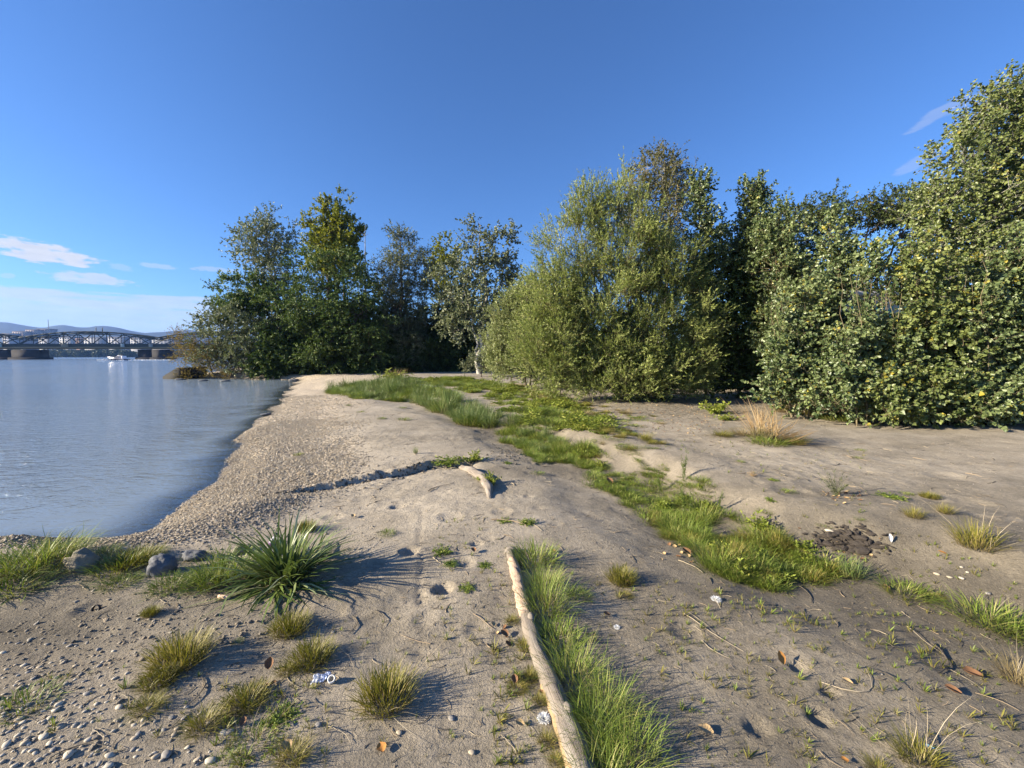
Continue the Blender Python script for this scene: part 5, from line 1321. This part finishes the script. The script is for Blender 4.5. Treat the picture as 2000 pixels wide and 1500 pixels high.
def feather(px, py, w, m, rx, rz, label, ry=0.):
    g = ground(px, py); s = w * depth_of(g) / F
    o = empty('feather', g, label=label, cat='feather', group='feathers on the sand')
    M = TRS(g + Vector((0, 0, .01 + s * .4 * math.sin(rx))), rz, (s * .5, s, s), rx, ry)
    obj('vane', curl_leaf('vane', m, 33, .3), o, M)
    P = np.array([[(0, -.65, .0), (0, -.2, .02), (0, .45, .01)]]); v, f = tubes(P, np.array([[.02, .02, .006]]), 5)
    obj('quill', mesh_np('quill', v, f, M_straw), o, M)


feather(1738, 1058, 15, M_fe, 1.1, -.3, 'white feather standing upright beside the ash heap')
feather(1815, 1466, 22, M_fb, .1, 1.1, 'small bluish-green feather near the lower edge')


def downy(px, py, w, label):
    g = ground(px, py); s = w * depth_of(g) / F
    V, Fc, tint, hg = blades(n=420, r0=.3, h=.3, lean=1.5, curve=1.0, w=.05, seed=int(px))
    obj('down_feather', mesh_np('down', V, Fc, M_fe, smooth=True), None, TRS(g + Vector((0, 0, s * .05)), .4, s * 1.25), label=label, cat='feather', group='feathers on the sand')


downy(1399, 1172, 15, 'fluffy white down feather alone on the damp sand'); downy(1062, 1405, 20, 'fluffy white down tuft pressed against the log')
downy(1205, 1220, 10, 'small white down in the shade beyond the log grass')

# plastic scrap with its ring, bottle, cap, stub
def crumple(name, m, sc, seed):
    import bmesh
    bm = bmesh.new(); bmesh.ops.create_grid(bm, x_segments=16, y_segments=12, size=.5)
    R = np.random.default_rng(seed)
    for v in bm.verts:
        x, y = v.co.x, v.co.y
        z = abs(float(vnoise(np.array([x * 5 + seed]), np.array([y * 5]))[0])) * 1.0 + abs(float(vnoise(np.array([x * 11 + 3]), np.array([y * 11 + seed]))[0])) * .5
        k = 1 + .5 * float(vnoise(np.array([math.atan2(y, x) * 2 + seed]), np.array([1.]))[0])
        v.co = Vector((x * sc[0] * k, y * sc[1] * k, z * sc[2]))
    me = bpy.data.meshes.new(name); bm.to_mesh(me); bm.free(); me.materials.append(m); return me


def film_mat():
    b = NT('printed_film'); o = b.obj()
    c = b.mix(b.maprange(b.noise(30, 3, .5, o), .45, .55), (.70, .74, .82), (.30, .40, .66))
    p = b.pbr(c, .25, None, .5); tr = b.n('ShaderNodeBsdfTransparent')
    return b.done(b.n('ShaderNodeMixShader', {0: .25, 1: p.outputs[0], 2: tr.outputs[0]}))


def ring_mesh(name, m, r, h, t):
    a = np.linspace(0, 2 * np.pi, 25)[:-1]
    prof_ = [(r, 0), (r, h), (r - t, h), (r - t, 0)]
    V = np.array([[q * math.cos(x), q * math.sin(x), z] for x in a for (q, z) in prof_])
    Fc = [[i * 4 + k, i * 4 + (k + 1) % 4, ((i + 1) % 24) * 4 + (k + 1) % 4, ((i + 1) % 24) * 4 + k] for i in range(24) for k in range(4)]
    return mesh_np(name, V, np.array(Fc)[:, ::-1], m, smooth=False)


g = ground(628, 1328)
obj('plastic_wrapper', crumple('film', film_mat(), (.085, .065, .035), 4), None, TRS(g + Vector((0, 0, .004)), .3), label='crumpled white and blue plastic wrapper on the silt', cat='litter')
g = ground(648, 1332); obj('plastic_ring', ring_mesh('ring', plain('white_plastic', (.72, .70, .64), .4, .08), .02, .018, .007), None, TRS(g + Vector((0, 0, .012)), 0, 1, .6, .2), label='small white plastic ring touching the crumpled wrapper', cat='litter')
g = ground(190, 1183); obj('bottle_cap', ring_mesh('cap', plain('black_plastic', (.02, .02, .022), .4, .1), .024, .022, .004), None, TRS(g + Vector((0, 0, .005)), 0, 1, 1.1, .3), label='black plastic cap on the dark silt below the boulders', cat='litter')
a, b_ = ground(427, 1163), ground(449, 1170)
v, f = tubes(np.array([np.linspace(a + Vector((0, 0, .012)), b_ + Vector((0, 0, .012)), 5)]), np.array([[.012, .0135, .0135, .0135, .012]]), 12)
n0 = len(v); v = np.concatenate([v, [np.array(a) + [0, 0, .012]], [np.array(b_) + [0, 0, .012]]])
cap = np.array([[(i + 1) % 12, i, n0] for i in range(12)] + [[48 + i, 48 + (i + 1) % 12, n0 + 1] for i in range(12)])
obj('wood_stub', mesh_np('wood_stub', v, [f, cap], plain('pinkish_stub', (.55, .40, .28), .7, .15, 30)), None, label='pale cork-like stub lying below the sedge', cat='litter')


def lathe(name, prof_, m, S_=20):
    a = np.arange(S_) * 2 * np.pi / S_
    V = np.array([[r * math.cos(x), r * math.sin(x), z] for (r, z) in prof_ for x in a]); K = len(prof_)
    b = (np.arange(K - 1) * S_)[:, None]; i = np.arange(S_)[None]; j = (i + 1) % S_
    return mesh_np(name, V, np.stack([b + i, b + j, b + S_ + j, b + S_ + i], -1).reshape(-1, 4), m, smooth=True)


def clear_mat():
    b = NT('clear_plastic'); p = b.pbr((.80, .80, .84), .15, None, .5); tr = b.n('ShaderNodeBsdfTransparent', {'Color': (.93, .94, .96, 1)})
    return b.done(b.n('ShaderNodeMixShader', {0: .45, 1: p.outputs[0], 2: tr.outputs[0]}))


g = ground(530, 1095)
br = empty('plastic_bottle', g + Vector((0, 0, .12)), label='clear plastic bottle with purple band stuck in the sedge', cat='bottle')
Mb = TRS(at(526, 1078, g.y - .04), .4, 1.0, .25, .35)
obj('body', lathe('body', [(0.001, 0), (.026, .002), (.029, .02), (.028, .06), (.03, .1), (.027, .12), (.013, .15), (.013, .165)], clear_mat()), br, Mb)
obj('band', lathe('band', [(.0295, .055), (.0315, .06), (.0315, .1), (.0295, .105)], plain('purple_label', (.12, .07, .16), .4, .2)), br, Mb)
obj('cap', lathe('cap', [(.015, .16), (.016, .162), (.016, .18), (.001, .181)], plain('dark_cap', (.05, .04, .08), .4, .1)), br, Mb)

# ash heap: clods and charred crumbs
M_ash = plain('charred_clod', (.075, .062, .05), .95, .5, 20, .01)
ar = empty('ash_heap', ground(1655, 1062), label='dark charred heap of clods beside the gully end', cat='ash heap')
R_ = np.random.default_rng(95); CLOD = [lump('clod', M_ash, (1, .8, .55), s, .3, 2) for s in (1, 2, 3, 4)]
for k in range(290):
    px = 1655 + R_.normal(0, 34); py = 1056 + R_.normal(0, 13) + (px - 1655) * .12
    g = ground(px, py); s = R_.lognormal(math.log(.03), .5)
    obj('clod', CLOD[k % 4], ar, TRS(g + Vector((0, 0, s * .15)), R_.uniform(0, 6), (s * 1.5, s, s * R_.uniform(.4, 1.1)), R_.normal(0, .5)))
# clods broken off the step
M_clod = plain('silt_clod', (.15, .13, .10), .95, .35, 20, .01)
CL2 = [proto('clod_source', lump('clod', M_clod, (1, .8, .6), s, .3, 2)) for s in (11, 12, 13)]
P = []
for k in range(260):
    u = R_.uniform(0, 5.9); i = int(u); q = u - i
    x = SCARP[i][0] * (1 - q) + SCARP[i + 1][0] * q; y = SCARP[i][1] * (1 - q) + SCARP[i + 1][1] * q
    P.append((x + R_.normal(0, .06), y - abs(R_.normal(0, .10)) + .03))
for k in range(110): 
    g = ground(1010 + R_.normal(0, 26), 885 + R_.normal(0, 9), False); P.append((g.x, g.y))
P = np.array(P); P = np.stack([P[:, 0], P[:, 1], H(P[:, 0], P[:, 1])], 1); n = len(P); sc = R_.uniform(.015, .065, n)
instancer('soil_clods', P, R_.uniform(0, 6, (n, 3)) * [.2, .2, 1], np.stack([sc] * 3, 1), R_.integers(0, 3, n), CL2, label='crumbled dark clods along the washed-out step', cat='soil')

# ------------------------------------------------------------------ built things: ramp, wall, bridge, boat, far bank
def box_mesh(name, m, bev=0.):
    V = np.array([(x, y, z) for z in (-.5, .5) for y in (-.5, .5) for x in (-.5, .5)], float)
    Fc = np.array([[0, 2, 3, 1], [4, 5, 7, 6], [0, 1, 5, 4], [2, 6, 7, 3], [0, 4, 6, 2], [1, 3, 7, 5]])
    return mesh_np(name, V, Fc, m)


def boxM(lo, hi):
    lo, hi = Vector(lo), Vector(hi); d = hi - lo
    return Matrix.Translation((lo + hi) / 2) @ Matrix.Diagonal((d.x, d.y, d.z, 1))


def beamM(a, b, w, h):
    a, b = Vector(a), Vector(b); d = b - a
    return Matrix.Translation((a + b) / 2) @ d.to_track_quat('X', 'Z').to_matrix().to_4x4() @ Matrix.Diagonal((d.length, w, h, 1))


M_conc = plain('shade_dark_concrete', (.028, .027, .025), .9, .3, 3, .01)  # near-black tone carries the shade of the camera-facing wall
c = at(318, 742, 36.2)
xw = 28 * 36 / F
V = np.array([(c.x, c.y, -.9), (c.x + 1.7, c.y, -.9), (c.x + 1.7, c.y + 3, -.9), (c.x, c.y + 3, -.9), (c.x, c.y, -.22), (c.x + 1.3, c.y, .55), (c.x + 1.7, c.y, .57), (c.x + 1.7, c.y + 3, .57), (c.x + 1.3, c.y + 3, .55), (c.x, c.y + 3, -.22)])
me = mesh_np('ramp', V, [np.array([[0, 3, 2, 1], [0, 4, 9, 3], [4, 5, 8, 9], [5, 6, 7, 8], [1, 2, 7, 6]]), np.array([[0, 1, 6, 5, 4]]), np.array([[3, 9, 8, 7, 2]])], M_conc)
obj('concrete_ramp', me, None, label='dark wedge-shaped concrete ramp in the water at the river tip', cat='ramp')


def wall_mat():
    b = NT('graffiti_concrete'); o = b.n('ShaderNodeNewGeometry').outputs['Position']
    c = b.mix(b.noise(3, 5, .6, o), (.42, .38, .30), (.56, .51, .42))
    sp = b.n('ShaderNodeSeparateXYZ', {'Vector': o})
    w = b.n('ShaderNodeTexWave', {'Vector': o, 'Scale': 1.1, 'Distortion': 6., 'Detail': 2.}).outputs['Fac']
    zone = b.math('MULTIPLY', b.maprange(sp.outputs[2], 2.2, 2.5), b.maprange(sp.outputs[2], 3.6, 3.4))
    c = b.mix(b.math('MULTIPLY', b.maprange(w, .55, .6), zone), c, (.10, .42, .38))
    return b.done(b.pbr(c, .85, b.bump(b.noise(20, 4, .6, o), .01), .2))


a = at(1650, 580, 15.2); bq = at(1790, 572, 15.6)
wr = empty('concrete_wall', Vector((a.x, a.y, 0)), label='pale concrete wall with teal graffiti glimpsed through the poplars', cat='wall')
Mw = wall_mat()
obj('wall_body', box_mesh('wall_body', Mw), wr, beamM((a.x - 1, a.y, 1.75), (bq.x + 5, bq.y + .6, 1.75), .3, 4.0))
obj('coping', box_mesh('coping', plain('pale_coping', (.56, .52, .45), .8, .15, 3)), wr, beamM((a.x - 1.05, a.y, 3.86), (bq.x + 5.05, bq.y + .6, 3.86), .42, .22))

# bridge
M_br = plain('green_grey_steel', (.022, .034, .032), .6, .2, .5); M_brl = plain('pale_green_parapet', (.06, .08, .073), .6, .2, .3); M_pier = plain('dark_masonry', (.022, .02, .02), .9, .35, .6)
BM = {'steel': box_mesh('girder', M_br), 'par': box_mesh('parapet', M_brl), 'pier': box_mesh('pier', M_pier)}
BT = .25                                                   # the bridge crosses slightly askew, its far end farther away


def bpt(px, py, off=0.):
    u = (px - CX) / F; Y = (240 + 249 * BT) / (1 - u * BT)
    p = at(px, py, Y); return Vector((p.x - off * .243, p.y + off * .97, p.z))


br_ = empty('truss_bridge', bpt(170, 681), label='green steel truss bridge with arched top chords crossing the river', cat='bridge')
xl_, xr_ = -420, 470


def bbeam(name, px0, py0, px1, py1, w, h, off=0., kind='steel', **k):
    return obj(name, BM[kind], br_, beamM(bpt(px0, py0, off), bpt(px1, py1, off), w, h), **k)


bbeam('deck', xl_, 680.1, xr_, 680.1, 11.2, .75, 5)
bbeam('parapet', xl_, 678.2, xr_, 678.2, .2, .55, -.75, 'par')
for off in (0, 10):
    bbeam('lower_chord', xl_, 674.2, xr_, 674.2, .7, 1.7, off)


def chord(px, pl, pr):
    t = (px - pl) / (pr - pl)
    return 660.5 - 12.5 * (1 - (2 * t - 1) ** 2)


for (pl, pr) in [(-231, 36), (36, 303), (303, 570)]:
    xs_ = np.linspace(pl, pr, 19)
    for off in (0, 10):
        for k in range(18):
            a_, b2 = xs_[k], xs_[k + 1]
            if b2 > 480 or a_ < -90: continue
            ya, yb = chord(a_, pl, pr), chord(b2, pl, pr)
            bbeam('top_chord', a_, ya, b2, yb, .5, .75, off)
            bbeam('inner_chord', a_, ya + 3.6, b2, yb + 3.6, .35, .42, off)
            if k % 4 in (0, 1): bbeam('diagonal', a_, 672 if k % 4 == 0 else (672 + ya) / 2, b2, (672 + yb) / 2 if k % 4 == 0 else yb, .25, .42, off)
            else: bbeam('diagonal', a_, ya if k % 4 == 2 else (672 + ya) / 2, b2, (672 + yb) / 2 if k % 4 == 2 else 672, .25, .42, off)
            if k and k % 2 == 0: bbeam('vertical', a_, 672, a_, ya, .2, .26, off)
    for k in range(1, 18, 2):
        px = xs_[k]
        if -90 < px < 470: obj('cross_beam', BM['steel'], br_, beamM(bpt(px, chord(px, pl, pr)), bpt(px, chord(px, pl, pr), 10), .3, .3))
for (px, wpx) in [(47, 36), (-4, 32), (282, 26), (311, 22)]:
    c0, c1 = bpt(px, 681, -1 if px in (47, -4, 311) else 1), bpt(px, 681, 9)
    w_ = wpx * c0.y / F
    for nm, ww, z0, z1, ex in (('pier', w_, WATER_Z - 2, c0.z - .5, 0), ('pier_foot', w_ * 1.2, WATER_Z - 2, WATER_Z + 1.2, 1.2)):
        d_ = (c1 - c0).normalized(); q0, q1 = c0 - d_ * ex, c1 + d_ * ex
        q0.z = q1.z = (z0 + z1) / 2
        obj(nm, BM['pier'], br_, beamM(q0, q1, ww, z1 - z0))
for px in (175, 188):
    obj('mast', BM['steel'], br_, beamM(bpt(px, 652, 5), bpt(px, 639, 5), .3, .3))
for (px, w_, col, nm) in [(129, 14, (.12, .125, .10), 'bay_panel'), (241.5, 7, (.22, .30, .34), 'sign_panel'), (296.5, 8, (.14, .18, .20), 'bay_panel'), (3, 8, (.16, .24, .25), 'sign_panel')]:
    obj(nm, box_mesh(nm, plain(nm, col, .6, .1)), br_, beamM(bpt(px - w_ / 2, 674.6, -1), bpt(px + w_ / 2, 674.6, -1), .25, 1.8))

# motor boat
M_hull = plain('navy_hull', (.018, .022, .05), .25, .1, 1, 0, 0, .5); M_white = plain('white_gelcoat', (.66, .65, .70), .3, .05, 1, 0, 0, .5); M_win = plain('tinted_window', (.02, .025, .035), .1, .1, 1, 0, 0, .6)
YBt = 190.; cb = at(212, 703.6, YBt); Lb = 37 * YBt / F
bt = empty('motor_boat', Vector((cb.x, YBt, WATER_Z)), label='white and navy motor cruiser speeding on the river before the bridge', cat='boat')


def hull(name, m, z_keel, z_top, halfw, xs0, xs1, n=12, bow=1.2, rise=.6):
    st = []
    for k in range(n):
        t = k / (n - 1); x = xs0 + (xs1 - xs0) * t
        w = halfw * min(1, (t * 2.2 + .02) ** .6); zt = z_top + rise * (1 - t) ** 2; zk = z_keel + .5 * (1 - min(1, t * 2.5)) ** 2 * (z_top - z_keel + rise) * .9
        xo = -bow * (1 - t) ** 4
        st.append([(x + xo, -w, zt), (x + xo * .6, -w * .9, (zt + zk) / 2), (x, 0, zk), (x + xo * .6, w * .9, (zt + zk) / 2), (x + xo, w, zt)])
    V = np.array(st).reshape(-1, 3)
    i = (np.arange(n - 1)[:, None] * 5 + np.arange(4)[None]).ravel()
    Fc = np.stack([i, i + 1, i + 6, i + 5], 1)
    top = np.stack([np.arange(n - 1) * 5, np.arange(n - 1) * 5 + 5, np.arange(n - 1) * 5 + 9, np.arange(n - 1) * 5 + 4], 1)
    e = (n - 1) * 5
    return mesh_np(name, V, [Fc, top, np.array([[e, e + 1, e + 2, e + 3, e + 4]])], m)


o_ = Vector((cb.x, YBt, WATER_Z)); T_ = Matrix.Translation(o_) @ Euler((0, math.radians(3), 0)).to_matrix().to_4x4()
obj('hull', hull('hull', M_hull, -.3, 1.0, 1.5, .5, Lb), bt, T_)
obj('gunwale', hull('gunwale', M_white, .95, 1.12, 1.54, .5, Lb, rise=.62), bt, T_)
obj('cabin', hull('cabin', M_white, 1.05, 1.9, 1.15, 2.2, Lb * .72, bow=0, rise=-.5), bt, T_)
obj('side_window', box_mesh('w', M_win), bt, T_ @ boxM((3.6, -1.18, 1.35), (6.0, -1.02, 1.75)))
obj('windscreen', box_mesh('w', M_win), bt, T_ @ Matrix.Translation((4.0, 0, 2.1)) @ Euler((0, -.7, 0)).to_matrix().to_4x4() @ Matrix.Diagonal((.08, 2.0, .7, 1)))
obj('canopy', hull('canopy', M_white, 2.15, 2.4, 1.1, 4.2, 7.2, bow=.2, rise=.05), bt, T_)
obj('mast', BM['steel'], bt, T_ @ beamM((6.6, 0, 1.8), (6.4, 0, 3.2), .12, .12))
obj('rear_arch', box_mesh('w', M_white), bt, T_ @ boxM((7.0, -1.1, 1.0), (7.3, 1.1, 2.3)))
M_foam = plain('white_foam', (.80, .82, .82), .9, .05, 2)
R_ = np.random.default_rng(99); P = []
for k in range(50): P.append((o_.x - 1.6 + R_.normal(0, .6), YBt - 1 + R_.normal(0, 1.2), WATER_Z + abs(R_.normal(0, .3))))
for k in range(260): P.append((o_.x + Lb + R_.uniform(0, 17), YBt + 2 + R_.normal(0, 2.0), WATER_Z + abs(R_.normal(0, .10))))
for k in range(20): P.append((o_.x + R_.uniform(0, Lb), YBt - 1.6 + R_.normal(0, .3), WATER_Z + abs(R_.normal(0, .08))))
P = np.array(P); n = len(P); sc = R_.uniform(.2, .5, n)
instancer('boat_wake', P, R_.uniform(0, 6, (n, 3)) * [.1, .1, 1], np.stack([sc * 1.6, sc, sc * .55], 1), np.zeros(n), [proto('foam_source', lump('foam', M_foam, (1, 1, .7), 3, .2, 2))], label='white bow wave and wake foam around the motor boat', cat='wake')

# far bank: wooded line, buildings, mast
R_ = np.random.default_rng(101)
nT = 1400
px = R_.uniform(-250, 900, nT); Yt = R_.uniform(632, 700, nT)
X = (px - CX) / F * Yt; hgt = R_.uniform(4, 9.5, nT) * (1 + .5 * vnoise(px * .03, px * 0 + 4))
P = np.stack([X, Yt, np.full(nT, 1.5) + hgt * .35], 1)
L_far = leaf_mat('far_wood_leaf', (.035, .05, .018), (.11, .125, .035), (.16, .14, .04), .1)
u = norm(R_.normal(size=(900, 3))); q = u * (.35 + .2 * R_.random((900, 1)))
lv, lf, rp = leaves_np(q, norm(R_.normal(size=(900, 3))), norm(u + R_.normal(size=(900, 3)) * .5), np.full(900, .2), np.full(900, .17))
clump = mesh_np('far_clump', lv, lf, L_far, fattr={'tint': np.repeat(R_.random(900), rp)})
instancer('far_wood', P, np.stack([R_.normal(0, .2, nT), R_.normal(0, .2, nT), R_.uniform(0, 6, nT)], 1), np.stack([hgt * 1.3, hgt * 1.3, hgt], 1), np.zeros(nT), [proto('clump_source', clump)], label='dense wooded far bank seen under the bridge', cat='woods')
M_glass = plain('far_window', (.06, .07, .08), .2, .1, 1, 0, 0, .5)
WB = box_mesh('window', M_glass)


def block(pl, pr, pt, pb, Y, col, label, roof=None, nx=6, nz=4):
    xl, xr = (pl - CX) / F * Y, (pr - CX) / F * Y; zt, zb = at(1000, pt, Y).z, 1.0
    o = empty('far_building', Vector(((xl + xr) / 2, Y, zb)), label=label, cat='building', group='buildings beyond the far bank')
    obj('wall', box_mesh('wall', plain('render', col, .85, .08, .05)), o, boxM((xl, Y, zb), (xr, Y + 16, zt)))
    obj('roof', box_mesh('roof', plain('roofing', roof or (.2, .19, .19), .85, .1, .05)), o, boxM((xl - .4, Y - .4, zt), (xr + .4, Y + 16.4, zt + (1.2 if not roof else 3))))
    zv = at(1000, pb, Y).z
    for i in range(nx):
        for k in range(nz):
            xw_ = xl + (i + .5) * (xr - xl) / nx; zw = zv + (k + .5) * (zt - zv) / nz
            obj('window', WB, o, boxM((xw_ - .25 * (xr - xl) / nx, Y - .12, zw - .28 * (zt - zv) / nz), (xw_ + .25 * (xr - xl) / nx, Y + .05, zw + .28 * (zt - zv) / nz)))


block(30, 58, 648, 668, 900, (.36, .30, .28), 'lowest pinkish apartment block of the tall group under the hills', nx=6, nz=4)
block(56, 80, 644.5, 668, 910, (.39, .33, .31), 'middle pinkish apartment block of the tall group under the hills', nx=5, nz=5)
block(78, 103, 643, 668, 920, (.38, .32, .31), 'tallest pinkish apartment block, the one near the radio mast', nx=5, nz=5)
block(10, 30, 652, 668, 880, (.38, .37, .38), 'grey block at the end of the tall group under the hills', nx=4, nz=3)
for (pl, pr, pt, col, rf, lb) in [(80, 108, 660, (.34, .34, .35), None, 'low white building seen through the truss below the tall group'), (120, 150, 659, (.36, .36, .36), None, 'long white building seen through the middle of the truss'), (152, 166, 664, (.20, .13, .11), (.16, .10, .085), 'small red-roofed house seen through the truss'), (168, 206, 660, (.35, .35, .36), None, 'wide pale building beside the red-roofed house'), (215, 250, 659, (.32, .32, .34), None, 'pale building behind the truss above the motor boat'), (258, 290, 661, (.33, .33, .34), None, 'pale building behind the end of the truss span'), (300, 345, 660, (.3, .3, .3), None, 'pale building behind the truss beside the rusty bush')]:
    block(pl, pr, pt, 672, 760, col, lb, rf, nx=6, nz=3)
mr = empty('radio_mast', at(95, 660, 915), label='thin lattice radio mast on top of the tall apartment group', cat='mast')
xm = at(95, 640, 935).x
for dx in (-.9, .9): obj('mast_leg', BM['steel'], mr, beamM((xm + dx, 935, 20), (xm, 935, at(95, 624, 935).z), .5, .5))
for zz in (66, 70, 74, 78): obj('brace', BM['steel'], mr, beamM((xm - .8, 935, zz), (xm + .8, 935, zz + 3), .35, .35))

# ------------------------------------------------------------------ air
HAZE = 1.1e-4
hb = NT('river_air')
vol = hb.n('ShaderNodeVolumePrincipled', {'Color': (.20, .42, 1., 1), 'Density': HAZE, 'Anisotropy': .2})
hb.t.links.new(vol.outputs[0], hb.out.inputs['Volume'])
obj('haze', box_mesh('haze', hb.m), None, boxM((-4400, -4400, -4), (4400, 4400, 270)), kind='stuff')
